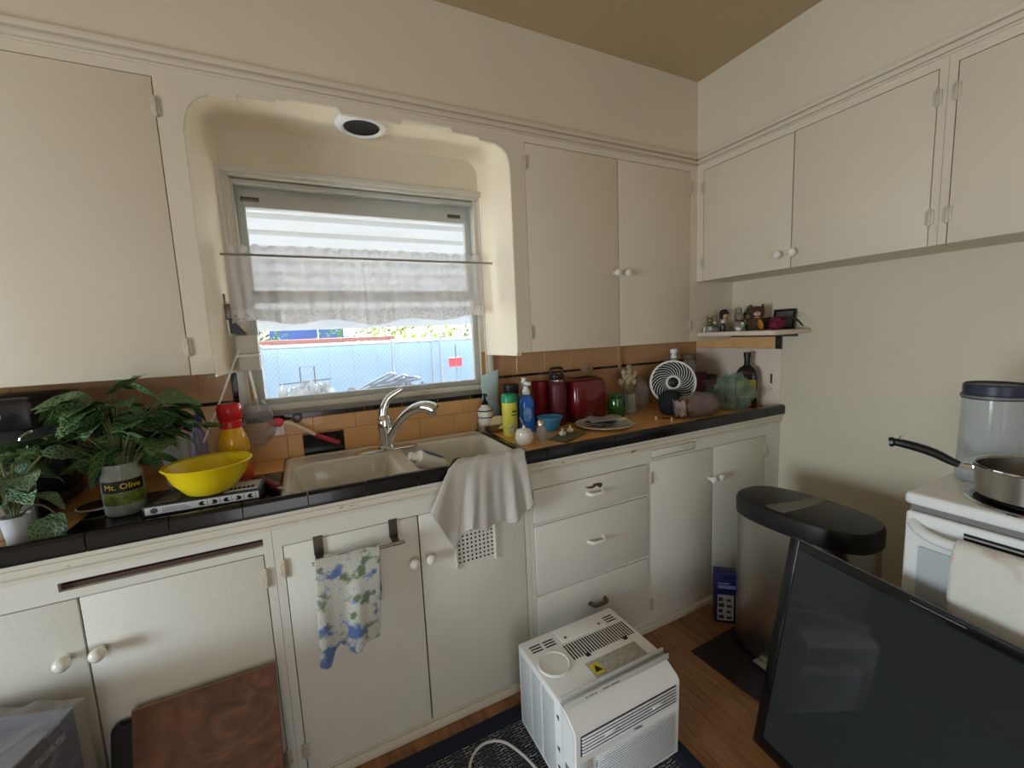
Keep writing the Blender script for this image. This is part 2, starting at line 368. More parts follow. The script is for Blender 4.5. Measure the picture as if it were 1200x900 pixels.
# ------------------------------------------------------------------ window
win = tag(link('window_1', None), 'kitchen sash window with a worn painted frame in the alcove', 'window', kind='structure')
WXL, WXR, WZ0, WZ1 = -2.120, -1.092, 1.09, 1.978
def fr(name, x0, x1, z0, z1, t, y0, y1, m, bev=.003):
    g = G()
    g.box((x0, y0, z0), (x0 + t, y1, z1), bev); g.box((x1 - t, y0, z0), (x1, y1, z1), bev)
    g.box((x0 + t, y0, z1 - t), (x1 - t, y1, z1), bev); g.box((x0 + t, y0, z0), (x1 - t, y1, z0 + t), bev)
    return g.done(name, m, win)
fr('window_casing', WXL, WXR, WZ0, WZ1, .022, YB - .018, YB + .02, WINPAINT)
fr('window_stop', WXL + .02, WXR - .02, WZ0, WZ1 - .02, .014, YB - .006, YB + .05, WINPAINT)
FRAMEG = mat('window_frame_grey', S(196, 198, 190), .4, var=.1, vscale=5)
fr('window_frame', WXL + .036, WXR - .036, WZ0 + .005, WZ1 - .038, .018, YB + .012, YB + .08, FRAMEG)
fr('upper_sash', WXL + .052, WXR - .052, 1.50, WZ1 - .054, .030, YB + .055, YB + .085, FRAMEG)
fr('lower_sash', WXL + .052, WXR - .052, 1.105, 1.545, .027, YB + .025, YB + .055, FRAMEG)
g = G(); g.box((WXL + .075, YB + .05, WZ1 - .125), (WXR - .075, YB + .09, WZ1 - .07), .002); g.done('head_rail', FRAMEG, win)
for px in (-2.02, -1.225):
    g = G(); g.box((px - .03, YB + .046, WZ1 - .105), (px + .03, YB + .052, WZ1 - .09), .001); g.done('sash_catch', STEELD, win)
g = G(); g.box((WXL + .07, YB + .068, 1.52), (WXR - .07, YB + .071, WZ1 - .1)); g.done('pane', GLASS, win)
g = G(); g.box((WXL + .07, YB + .039, 1.12), (WXR - .07, YB + .042, 1.53)); g.done('pane', GLASS, win)
SILLG = mat('sill_grey', S(150, 146, 138), .4, var=.2, vscale=9)
g = G(); g.box((WXL + .01, YB - .012, 1.066), (WXR - .01, YB + .06, 1.104), .006); g.box((WXL + .03, YB - .004, 1.100), (WXR - .03, YB + .03, 1.112), .003); g.done('window_sill', SILLG, win)

# ------------------------------------------------------------------ tiles on the back wall, each one a piece
tile_cache = {}
g = G(); g.box((-3.0, YB + .0012, .89), (-2.075, YB + .0079, 1.262)); g.box((-1.145, YB + .0012, .89), (X1, YB + .0079, 1.262)); g.box((-2.075, YB + .0012, .89), (-1.145, YB + .0079, 1.07)); g.done('grout_bed', GROUT, wall_back)
def tile(parent, x0, x1, z0, z1, m, y=YB, t=.008, gap=.0012, name='tile'):
    key = (round(x1 - x0, 4), round(z1 - z0, 4), m.name, t)
    if key not in tile_cache:
        gg = G(); gg.box((0, 0, 0), (x1 - x0 - gap, t, z1 - z0 - gap), .0016, 1); tile_cache[key] = gg.mesh(name, m, smooth=False)
    return link(name, tile_cache[key], parent, (x0 + gap / 2, y, z0 + gap / 2))
TW = .158
def tile_row(xa, xb, z0, z1, m, phase=0.0):
    xx = xa; k = 0
    nxt = xa + TW - phase if phase else xa + TW
    while xx < xb - .004:
        e = min(nxt, xb)
        if xb - e < .02: e = xb
        tile(wall_back, xx, e, z0, z1, m); xx = e; nxt = e + TW
for (xa, xb) in ((-3.0, -2.14), (-1.092, X1)):
    tile_row(xa, xb, .893, .985, TILE2); tile_row(xa, xb, .985, 1.128, TILE2, .08); tile_row(xa, xb, 1.128, 1.142, BLACKTILE, .05); tile_row(xa, xb, 1.142, 1.262, TILE2, .03)
# below the window, behind the sink
tile_row(-2.14, -1.926, .893, .985, TILE); tile_row(-1.774, -1.092, .893, .985, TILE)
tile(wall_back, -1.926, -1.774, .893, .978, BLACKTILE, y=YB - .001, t=.009)
tile_row(-2.14, -1.092, .985, 1.046, TILE, .06)
tile_row(-2.14, -1.092, 1.046, 1.070, BLACKTILE, .02)
for xs in (-2.14, -1.104):
    for k in range(2): tile(wall_back, xs, xs + .018, 1.072 + k * .088, 1.072 + (k + 1) * .088, BLACKTILE, y=YB - .006, t=.014)
# end splash on the right wall: butterscotch strip, black end tile, white panel with a slot
for k in range(4):
    g = G(); y0 = .236 - k * .125; y1 = max(y0 - .1234, -.252); g.box((X1 - .008, y1, 1.206), (X1, y0, 1.266), .0016, 1); g.done('tile', TILE, wall_right, smooth=False)
g = G(); g.box((X1 - .010, -.286, 1.204), (X1, -.2535, 1.268), .002, 1); g.done('tile', BLACKTILE, wall_right, smooth=False)
g = G(); g.box((X1 - .007, -.286, .905), (X1, .236, 1.2045), .002); g.done('panel', SHELFW, wall_right)
g = G(); g.box((X1 - .0085, -.243, 1.025), (X1 - .006, -.233, 1.075)); g.done('slot', WOOD_D, wall_right)
# raceway and switch plate on the back wall
g = G(); g.box((-.338, YB - .014, 1.10), (-.314, YB, ZUB), .004); o = g.done('cable_cover', TILE2, wall_back)
g = G(); g.box((-.585, YB - .006, 1.105), (-.505, YB, 1.165), .003); g.box((-.55, YB - .012, 1.125), (-.54, YB - .005, 1.145), .001); g.done('switch_plate', mat('switch_tan', S(176, 146, 112), .4), wall_back)

# ================================================================== CABINETS
KNOB = [(0, -.004), (.0075, -.004), (.0075, .010), (.009, .014), (.015, .019), (.017, .026), (.0155, .033), (.009, .0385), (0, .040)]
knob_me = {}
def knob(parent, loc, wall='back', egg=1.0, name='knob'):
    if egg not in knob_me:
        gg = G(); gg.lathe([(r * (1.0), z * egg) for r, z in KNOB], 20); knob_me[egg] = gg.mesh('knob', PORC)
    return link(name, knob_me[egg], parent, loc, (math.radians(90), 0, 0) if wall == 'back' else (0, math.radians(-90), 0))
hg = G(); hg.box((-.004, -.006, -.026), (.004, .002, .026), .002); hg.box((-.011, -.0025, -.022), (.011, .001, .022), .001)
for zz in (-.026, .026): hg.ball((0, -.002, zz), .0042, sub=1)
hinge_me = hg.mesh('hinge', HINGE)
def hinge(parent, loc, wall='back'): return link('hinge', hinge_me, parent, loc, (0, 0, 0) if wall == 'back' else (0, 0, math.radians(-90)))
GAP = .0022
def slab_back(name, parent, x0, x1, z0, z1, yf, m, t=.018, bev=.0022):
    gg = G(); gg.box((x0 + GAP, yf - .001, z0 + GAP), (x1 - GAP, yf + t, z1 - GAP), bev); return gg.done(name, m, parent)
def face_back(parent, x0, x1, z0, z1, yf, openings, m, name='face_frame'):
    """face frame: strips that fill everything in the rectangle that is not a door or drawer opening"""
    xs = sorted({x0, x1} | {a for o in openings for a in (o[0], o[1])}); zs = sorted({z0, z1} | {a for o in openings for a in (o[2], o[3])})
    gg = G()
    for a, b in zip(xs, xs[1:]):
        run = None
        for c, d in zip(zs, zs[1:]):
            mx, mz = (a + b) / 2, (c + d) / 2
            solid = not any(o[0] < mx < o[1] and o[2] < mz < o[3] for o in openings)
            if solid: run = (run[0], d) if run else (c, d)
            if (not solid or d == zs[-1]) and run:
                gg.box((a, yf, run[0]), (b, yf + .02, run[1])); run = None
    return gg.done(name, m, parent, smooth=False)
def carcass(parent, a, b, m, name='body'):
    gg = G(); gg.box(a, b); return gg.done(name, m, parent)

# --- upper left of the window
u = thing('wall_cupboard', 'tall cream wall cupboard left of the window above the leafy plant', 'cupboard', (0, 0, 0))
carcass(u, (-3.3, .021, ZUB + .002), (-2.152, YB - .001, 2.144), PAINT_UP)
ops = [(-3.19, -2.70, ZUB - .001, ZDT), (-2.70, -2.2086, ZUB - .001, ZDT)]
face_back(u, -3.3, -2.2, ZUB, 2.147, 0, ops, PAINT_UP)
for o_ in ops: slab_back('door', u, o_[0], o_[1], ZUB - GAP, ZDT, 0, PAINT_UP)
for z in (2.034, 1.344): hinge(u, (-2.2086, -.002, z))
# --- upper right of the window
u = thing('wall_cupboard', 'two-door cream wall cupboard between the window and the corner', 'cupboard')
carcass(u, (-1.072, .021, ZUB + .002), (X1 - .001, YB - .001, 2.144), PAINT_UP)
ops = [(-1.0073, -.5206, ZUB - .001, ZDT), (-.5206, -.0523, ZUB - .001, ZDT)]
face_back(u, -1.02, X1 - .001, ZUB, 2.147, 0, ops, PAINT_UP)
for i, o_ in enumerate(ops):
    d = slab_back('door', u, o_[0], o_[1], ZUB - GAP, ZDT, 0, PAINT_UP); knob(d, ((-.548, -.486)[i], 0, 1.602))
for px in (-1.006, -.0515):
    for z in (2.038, 1.342): hinge(u, (px, -.002, z))
# --- uppers on the right wall
def right_upper(y0, y1, ops, label, knobs, hinges):
    u = thing('wall_cupboard', label, 'cupboard')
    carcass(u, (.021, y0, ZRB + .002), (X1 - .001, y1 - .002, 2.144), PAINT_UP)
    gg = G(); ys = sorted({y0, y1} | {a for o in ops for a in o})
    for a, b in zip(ys, ys[1:]):
        if not any(o[0] < (a + b) / 2 < o[1] for o in ops): gg.box((0, a, ZRB), (.02, b, 2.147))
        else: gg.box((0, a, ZDT), (.02, b, 2.147))
    gg.box((0.0195, y0, ZRB), (.021, y1 - .002, ZRB + .02))
    gg.done('face_frame', PAINT_UP, u, smooth=False)
    for i, (a, b) in enumerate(ops):
        gg = G(); gg.box((-.001, a + GAP, ZRB), (.018, b - GAP, ZDT - GAP), .0022); d = gg.done('door', PAINT_UP, u)
        if i < len(knobs) and knobs[i] is not None: knob(d, (0, knobs[i], 1.628), 'right')
    for y in hinges:
        for z in (2.03, 1.661): hinge(u, (-.002, y, z), 'right')
right_upper(-.945, -.0005, [(-.4806, -.0386), (-.9238, -.4806)], 'two-door cream cupboard high on the stove wall next to the corner', [-.438, -.499], [-.9238, -.0386])
right_upper(-1.9, -.946, [(-1.41, -.9673), (-1.85, -1.41)], 'cream cupboard high on the stove wall cut off by the right edge', [-1.36, -1.46], [-.9673])

# --- base cabinets
def drawer_pull(parent, x, z, wide=.075, m=None):
    gg = G()
    gg.tube(spline([(x - wide / 2, YF - .001, z), (x - wide / 2 + .004, YF - .022, z), (x - wide / 2 + .016, YF - .030, z), (x + wide / 2 - .016, YF - .030, z), (x + wide / 2 - .004, YF - .022, z), (x + wide / 2, YF - .001, z)], 5), .0075, 10)
    for s in (-1, 1): gg.ball((x + s * wide / 2, YF - .003, z), (.011, .006, .011), sub=2)
    return gg.done('handle', m or PORC, parent)
ZAP = .875                                # underside of the black nosing
BB = .034
# left base cabinet with the pull-out board slot
c = thing('base_cabinet', 'white base cabinet with an empty board slot, left end under the plants', 'cabinet')
carcass(c, (-3.3, YF + .0215, BB), (-2.0205, YB - .01, .85), DARKGAP)
ops = [(-2.82, -2.4314, BB, .760), (-2.4314, -2.0428, BB, .760), (-2.462, -2.042, .782, .804)]
face_back(c, -3.3, -2.0205, 0, ZAP, YF, ops, DOORP)
gg = G(); gg.box((-2.462, YF + .012, .7825), (-2.042, YF + .021, .7935)); gg.done('slot_board', WOOD_D, c)
for i, o_ in enumerate(ops[:2]):
    d = slab_back('door', c, *o_, YF, DOORP); knob(d, ((-2.466, -2.403)[i], YF, .620), egg=1.15)
hinge(c, (-2.0428, YF - .002, .690)); hinge(c, (-2.0428, YF - .002, .12))
# sink cabinet
c = thing('base_cabinet', 'white two-door cabinet under the sink with a punched vent', 'cabinet')
carcass(c, (-2.0195, YF + .0215, BB), (-1.2035, -.02, .70), DARKGAP)
ops = [(-1.997, -1.6093, BB, .772), (-1.6093, -1.2215, BB, .772)]
face_back(c, -2.0195, -1.2035, 0, ZAP, YF, ops, DOORP)
for i, o_ in enumerate(ops):
    d = slab_back('door', c, *o_, YF, DOORP); knob(d, ((-1.635, -1.581)[i], YF, .624))
    if i:
        gg = G(); gg.box((-1.490, YF - .004, .56), (-1.345, YF - .0005, .72)); gg.box((-1.492, YF - .012, .55), (-1.488, YF - .0005, .72)); gg.box((-1.347, YF - .012, .55), (-1.343, YF - .0005, .72))
        v = gg.done('vent_plate', PAINT_LOW, d)
        gg = G(); gg.lathe([(0, -.0004), (.0036, -.0004), (.0036, .0006), (0, .0006)], 8, RX(90)); hole = gg.mesh('vent_holes', BLACKM, smooth=False)
        gg = G()
        for a in range(9):
            for b in range(9):
                gg.lathe([(.0038, -.0003), (.0038, .0006), (0, .0006)], 8, T(-1.478 + a * .0152, YF - .0042, .572 + b * .0152) @ RX(90))
        hh = gg.done('vent_hole', BLACKM, d, smooth=False); hh['kind'] = 'stuff'
hinge(c, (-1.997, YF - .002, .705)); hinge(c, (-1.997, YF - .002, .12))
# drawer cabinet
c = thing('base_cabinet', 'white cabinet of three drawers behind the air conditioner', 'cabinet')
carcass(c, (-1.2025, YF + .0215, BB), (-.6185, YB - .01, .85), DARKGAP)
ops = [(-1.1848, -.6278, .634, .7685), (-1.1848, -.6278, .354, .626), (-1.1848, -.6278, .05, .346)]
face_back(c, -1.2025, -.6185, 0, ZAP, YF, ops, DOORP)
for i, (o_, hz) in enumerate(zip(ops, (.704, .505, .240))):
    gg = G(); gg.box((o_[0] + GAP, YF - .006, o_[2] + GAP), (o_[1] - GAP, YF + .016, o_[3] - GAP), .004); d = gg.done('drawer', DOORP, c)
    drawer_pull(d, -.905, hz, .075, PORC if i < 2 else STEELD)
    if i == 0:
        gg = G(); RUST = mat('bare_rust', S(92, 62, 40), .8, var=.4, vscale=60)
        for (dx, dz, ra, rb) in ((-.018, .022, .02, .005), (.008, .028, .022, .007), (.024, .023, .012, .010), (-.04, .027, .01, .002)): gg.ball((-.905 + dx, YF - .0058, hz + dz), (ra, .0012, rb), sub=2, noise=.5, nscale=12, seed=dx * 50)
        gg.done('bare_patch', RUST, d)
# right base cabinet with the pull-out board
c = thing('base_cabinet', 'white two-door base cabinet in the corner behind the trash can', 'cabinet')
carcass(c, (-.6175, YF + .0215, BB), (X1 - .002, YB - .01, .85), DARKGAP)
ops = [(-.6082, -.2184, BB, .776), (-.2184, .1644, BB, .776), (-.600, -.335, .786, .822)]
face_back(c, -.6175, X1 - .002, 0, ZAP, YF, ops, DOORP)
for i, o_ in enumerate(ops[:2]):
    d = slab_back('door', c, *o_, YF, DOORP); knob(d, ((-.243, -.193)[i], YF, .628))
slab_back('pull_out_board', c, *ops[2], YF, DOORP)
for px, z in ((-.6082, .701), (-.6082, .12), (.1644, .695)): hinge(c, (px, YF - .002, z))
g = G(); g.box((-3.3, YF - .014, 0), (X1 - .002, YF - .0005, .030), .003)
struct('baseboard_back', g, CHIPPED, 'scuffed grey-white base strip along the foot of the cabinets', 'baseboard')

# ================================================================== COUNTERTOP
ct = thing('countertop', 'tiled countertop with butterscotch field tiles and glossy black nosing', 'countertop')
SX0, SX1, SY0, SY1 = -1.992, -1.192, -.262, .228
g = G()
g.box((-3.3, -.30, .8755), (SX0, YB - .002, .888)); g.box((SX1, -.30, .8755), (X1 - .002, YB - .002, .888)); g.box((SX0, -.30, .8755), (SX1, SY0 + .004, .888)); g.box((SX0, SY1 - .004, .8755), (SX1, YB - .002, .888))
g.done('substrate', GROUT, ct)
# moulding under the nosing: stepped, chipped
g = G(); pr_ = [(0, 0), (0, .050), (-.020, .050), (-.020, .040), (-.012, .034), (-.012, .018), (-.006, .010), (-.006, 0)]
g.prism(pr_, X1 - .002 + 3.3, Matrix(((0, 0, 1, -3.3), (1, 0, 0, YF + .0005), (0, 1, 0, .8248), (0, 0, 0, 1))))
g.done('edge_moulding', CHIPPED, ct, smooth=False)
# black nosing tiles
nose = G(); prof = [(-.310, .876), (-.310, .910), (-.306, .918), (-.298, .921), (-.288, .920), (-.276, .911), (-.262, .905), (-.262, .889), (-.300, .8885), (-.300, .876)]
nose.prism([(a, b) for a, b in prof], TW - .0025, Matrix(((0, 0, 1, 0), (1, 0, 0, 0), (0, 1, 0, 0), (0, 0, 0, 1))))
nose_me = nose.mesh('nosing_tile', BLACKTILE, angle=50)
x = -1.7597 - TW * 8
while x < X1:
    o = link('nosing_tile', nose_me, ct, (x, 0, 0))
    if x + TW > X1: o.scale = ((X1 - .001 - x) / TW, 1, 1)
    x += TW
def ctile(x0, x1, y0, y1, m, z=ZS):
    key = ('c', round(x1 - x0, 4), round(y1 - y0, 4), m.name)
    if key not in tile_cache:
        gg = G(); gg.box((0, 0, 0), (x1 - x0 - .0016, y1 - y0 - .0016, .009), .0014, 1); tile_cache[key] = gg.mesh('tile', m, smooth=False)
    link('tile', tile_cache[key], ct, (x0 + .0008, y0 + .0008, z - .009))
def field(xa, xb, ya, yb, fn):
    x = xa
    while x < xb - .004:
        x2 = min(x + TW, xb); y = ya
        while y < yb - .004:
            y2 = min(y + TW, yb); ctile(x, x2, y, y2, fn((x + x2) / 2, (y + y2) / 2)); y = y2
        x = x2
field(-2.95, -2.47, -.262, YB - .001, lambda x, y: CTILE)
field(-2.47, SX0, -.262, .054, lambda x, y: BLACKTILE); field(-2.47, SX0, .054, YB - .001, lambda x, y: CTILE)
field(SX1 + .028, X1 - .008, -.262, YB - .001, lambda x, y: CTILE)
for k in range(3):
    y0 = -.262 + k * .166; ctile(SX1, SX1 + .028, y0, min(y0 + .166, YB - .001), BLACKTILE, ZS + .004)

# ================================================================== SINK AND TAP
def sd_rr(x, y, cx, cy, hx, hy, r):
    qx, qy = abs(x - cx) - hx + r, abs(y - cy) - hy + r
    return math.hypot(max(qx, 0), max(qy, 0)) + min(max(qx, qy), 0) - r
def sst(a, b, t):
    t = max(0, min(1, (t - a) / (b - a))); return t * t * (3 - 2 * t)
def sink_z(x, y):
    z = .894
    d1 = -sd_rr(x, y, -1.795, -.070, .160, .170, .06); d2 = -sd_rr(x, y, -1.392, -.050, .172, .190, .06)
    z -= .150 * sst(-.012, .045, d1); z -= .150 * sst(-.012, .045, d2)
    e = -sd_rr(x, y, (SX0 + SX1) / 2, (SY0 + SY1) / 2, (SX1 - SX0) / 2, (SY1 - SY0) / 2, .03)
    z += .006 * sst(0, .012, e) - .006 * sst(.018, .03, e)
    return z
sk = thing('kitchen_sink', 'white enamel double-bowl sink set into the tiled counter', 'sink', (0, 0, 0))
g = G(); g.grid(lambda a, b: (SX0 + .001 + (SX1 - SX0 - .002) * a, SY0 + .001 + (SY1 - SY0 - .002) * b, sink_z(SX0 + .001 + (SX1 - SX0 - .002) * a, SY0 + .001 + (SY1 - SY0 - .002) * b)), 120, 76)
g.done('basin', ENAMEL, sk, angle=80)
for px in (-1.795, -1.392):
    g = G(); g.lathe([(0, .002), (.018, .002), (.034, .004), (.040, .0015), (.040, -.006)], 24, T(px, -.06, .7435)); g.done('drain', STEEL, sk)
    g = G(); g.lathe([(.0, .0042), (.012, .0042), (.012, .0022)], 12, T(px, -.06, .7435)); g.done('strainer', STEELD, sk)
# pale mat lying in the left bowl
g = G(); pp = rrect(.25, .22, .03)
g.prism(pp, .004, T(-1.795, -.07, .7475)); g.tube([(a - 1.795, b - .07, .752) for a, b in pp], .003, 6, closed=True)
one('sink_mat', g, mat('mat_cream', S(214, 208, 190), .5), 'thin cream rubber mat lying in the left sink bowl', 'mat')

fc = thing('kitchen_faucet', 'chrome single-lever faucet on an oval plate behind the sink', 'faucet', (-1.624, .135, .893))
g = G(); pl = sellipse(.125, .030, 2.6, 40); g.loft([[(a, b, 0.001) for a, b in pl], [(a, b, .006) for a, b in pl], [(a * .95, b * .85, .009) for a, b in pl]]); g.done('base_plate', CHROME, fc)
g = G(); g.lathe([(.034, .008), (.034, .016), (.028, .024), (.027, .075), (.030, .09), (.030, .125), (.026, .135), (.020, .145), (0, .147)], 24); g.done('body', CHROME, fc)
sp = spline([(.010, -.012, .045), (.030, -.030, .085), (.058, -.052, .130), (.090, -.078, .162), (.125, -.108, .178), (.155, -.134, .176), (.170, -.148, .166)], 6)
g = G(); g.tube(sp, [.018 + .007 * sst(.35, .8, i / (len(sp) - 1)) for i in range(len(sp))], 14); g.done('spout', CHROME, fc)
g = G(); g.lathe([(0, 0), (.016, 0), (.020, .006), (.021, .026), (0, .030)], 16, T(.158, -.136, .146) @ RX(-12) @ RY(8)); sh = g.done('spray_head', CHROME, fc)
g = G()
for k in range(2): g.box((.150 + k * .014, -.153, .142), (.156 + k * .014, -.148, .160), .002)
g.done('button', GREYP, fc)
hp = spline([(-.004, .004, .138), (.004, .002, .178), (.022, -.004, .212), (.055, -.012, .234), (.078, -.018, .246)], 6)
g = G(); g.tube(hp, [.020 - .012 * (i / (len(hp) - 1)) for i in range(len(hp))], 12); g.done('lever', CHROME, fc)
g = G()
for k in range(3): g.ball((.028, -.028, .060 + k * .018), (.009, .009, .007), sub=2)
g.done('swivel_joint', CHROME, fc)

# ---- things in the right bowl
b = thing('squeeze_bottle', 'white squeeze bottle with a blue stripe lying in the sink', 'bottle', (-1.548, -.05, .893), 0, rot=(0, math.radians(116), math.radians(4)))
g = G(); g.lathe([(0, 0), (.026, .0), (.032, .008), (.032, .10), (.024, .125), (.012, .135), (0, .135)], 20, sx=1, sy=1.2); g.done('body', WHITE, b)
g = G(); g.lathe([(.016, -.028), (.017, -.006), (.017, 0), (0, 0)], 16); g.lathe([(0, -.030), (.016, -.028)], 16); g.done('cap', WHITE, b)
g = G(); g.box((-.034, -.018, .02), (-.0315, .018, .10), .001); g.done('stripe', mat('blue_print', S(44, 84, 160), .4), b)
t = thing('steel_cup', 'small grey metal cup tipped over in the sink', 'cup', (-1.375, -.03, .815), 0, rot=(math.radians(62), 0, math.radians(-20)))
g = G(); g.lathe([(0, 0), (.026, 0), (.032, .05), (.034, .052), (.031, .05), (.025, .003), (0, .003)], 24); g.done('body', STEEL, t)
d = thing('white_plate', 'white plate tilted in the sink under the cloth', 'plate', (-1.40, -.075, .7465), 0, rot=(0, 0, 0))
g = G(); g.lathe([(0, 0), (.05, 0), (.070, .010), (.073, .012), (.070, .014), (.05, .004), (0, .004)], 32); g.done('body', PORC, d)
g = G(); g.lathe([(.0, .0045), (.03, .0045)], 24); g.lathe([(.071, .0135), (.073, .0132)], 32); g.done('rim', WHITE, d)

# ---- dishcloth draped over the sink front, dark red knife on the black tiles
CLOTH = mat('grey_cloth', S(202, 198, 192), .9, var=.08, vscale=30, bump=.25, bscale=400, sheen=.3)
top_path = [(-.10, .845), (-.17, .875), (-.225, .900), (-.262, .918), (-.295, .9275), (-.316, .922), (-.323, .905)]
bot_x = [(0, -1.580, .795), (.10, -1.540, .70), (.16, -1.508, .652), (.24, -1.475, .70), (.32, -1.455, .712), (.5, -1.395, .695), (.62, -1.35, .702), (.75, -1.30, .70), (.9, -1.245, .712), (1, -1.214, .745)]
def lerp_tab(tab, t):
    for p, q in zip(tab, tab[1:]):
        if t <= q[0] + 1e-9:
            k = (t - p[0]) / (q[0] - p[0]); return [p[i] + (q[i] - p[i]) * k for i in range(1, len(p))]
    return list(tab[-1][1:])
def cloth_fn(a, s):
    fold = math.sin(a * 19 + 1.2 * math.sin(a * 7)) + .5 * math.sin(a * 41 + .7)
    inn = max(0, 1 - s / .36); xt = -1.515 + .11 * inn ** .8 + (.285 - .12 * inn) * a
    if s < .36:
        k = s / .36 * (len(top_path) - 1); i = min(int(k), len(top_path) - 2); f = k - i
        y = top_path[i][0] + (top_path[i + 1][0] - top_path[i][0]) * f; z = top_path[i][1] + (top_path[i + 1][1] - top_path[i][1]) * f
        return (xt + .02 * (1 - s / .36) * (.5 - a), y - .0015 * abs(fold) * s, z + .004 * (1 + fold) * (.4 + .6 * s / .36) * .5 + .006)
    f = (s - .36) / .64; bx, bz = lerp_tab(bot_x, a)
    x = xt + (bx - xt) * (f ** .8); z = .905 + (bz - .905) * f
    y = -.325 - .004 - .013 * (1 + fold * .75) * (f ** .7) - .008 * f
    return (x + .004 * math.sin(a * 33 + f * 5) * f, y, z + .004 * math.sin(a * 23) * f)
g = G(); g.grid(cloth_fn, 90, 60); o = g.mesh('dishcloth', CLOTH, angle=180)
dc = tag(link('dishcloth', o), 'grey-white dishcloth draped over the front of the sink', 'cloth')
sm = dc.modifiers.new('thick', 'SOLIDIFY'); sm.thickness = .0025; sm.offset = 1
kn = thing('paring_knife', 'paring knife with a dark red handle at the left sink edge', 'knife', (-2.005, -.165, ZS + .004), 0, rot=(0, 0, math.radians(-66)))
g = G(); g.box((-.13, -.012, .0), (.02, .012, .020), .008, 3); g.done('handle', mat('dark_red_handle', S(104, 26, 34), .3), kn)
g = G(); g.prism([(.02, -.007), (.045, -.007), (.060, .004), (.05, .008), (.02, .007)], .0015, T(0, 0, .012)); g.done('blade', STEEL, kn)

# ================================================================== TOWEL BAR ON THE SINK DOOR
tb = thing('towel_bar', 'over-the-door steel towel bar on the sink cabinet', 'towel bar')
for px in (-1.905, -1.69):
    g = G(); g.box((px - .013, YF - .006, .722), (px + .013, YF - .0045, .777)); g.box((px - .013, YF - .006, .7765), (px + .013, YF + .004, .778)); g.box((px - .011, -.345, .716), (px + .011, YF - .0046, .724), .001)
    g.done('strap', STEELD, tb)
g = G(); g.tube([(-1.925, -.342, .722), (-1.665, -.342, .722)], .0055, 12); g.done('bar', STEEL, tb)
def floral_mat(name, base, blue, green, scale):
    m = mat(name, base, .95, bump=.4, bscale=260, sheen=.4); nt = m.node_tree; p = nt.nodes['Principled BSDF']; tc = nt.nodes.new('ShaderNodeTexCoord')
    prev = None
    for i, (c, sc, thr, off) in enumerate(((green, scale * .8, .54, 3.1), (blue, scale * .62, .54, 9.7), (tuple(min(1, x * 1.9) for x in blue[:3]) + (1,), scale * 1.6, .63, 9.9))):
        mp = nt.nodes.new('ShaderNodeMapping'); mp.inputs['Location'].default_value = (off, off * .7, off * .3)
        n = nt.nodes.new('ShaderNodeTexNoise'); n.inputs['Scale'].default_value = sc; n.inputs['Detail'].default_value = 3
        r = nt.nodes.new('ShaderNodeValToRGB'); r.color_ramp.elements[0].position = thr; r.color_ramp.elements[1].position = thr + .09
        mx = nt.nodes.new('ShaderNodeMix'); mx.data_type = 'RGBA'; mx.inputs['B'].default_value = c
        nt.links.new(tc.outputs['Object'], mp.inputs[0]); nt.links.new(mp.outputs[0], n.inputs['Vector']); nt.links.new(n.outputs['Fac'], r.inputs[0]); nt.links.new(r.outputs[0], mx.inputs['Factor'])
        if prev: nt.links.new(prev, mx.inputs['A'])
        else: mx.inputs['A'].default_value = base
        prev = mx.outputs['Result']
    nt.links.new(prev, p.inputs['Base Color'])
    return m
FLORAL = floral_mat('floral_terry', S(206, 206, 196), S(92, 118, 172), S(110, 132, 92), 34)
def towel_fn(a, s):
    ang = s
    xl = -1.918 + .175 * a
    fold = math.sin(a * 11 + .5) * .010 + math.sin(a * 23) * .003
    if s < .08:
        t = s / .08 * PI * .5
        return (xl, -.342 - .010 * math.sin(t), .722 + .010 * math.cos(t))
    f = (s - .08) / .92
    zb = lerp_tab([(0, .425, 0), (.16, .415, 0), (.24, .455, 0), (.34, .47, 0), (.5, .435, 0), (.62, .43, 0), (.75, .452, 0), (1, .447, 0)], a)[0]
    return (xl - .012 * f * (1 - a) - .02 * f * a, -.353 - fold * f - .006, .722 + (zb - .722) * f)
g = G(); g.grid(towel_fn, 50, 50)
g.grid(lambda a, s: (-1.916 + .172 * a, -.342 + (.010 * math.sin(min(1, s * 8) * PI / 2)), .732 - .010 * min(1, s * 8) - .17 * s), 20, 16)
tw = tag(link('hand_towel', g.mesh('hand_towel', FLORAL, angle=180)), 'white terry hand towel with blue and green flowers on the bar', 'towel')
sm = tw.modifiers.new('thick', 'SOLIDIFY'); sm.thickness = .003; sm.offset = -1

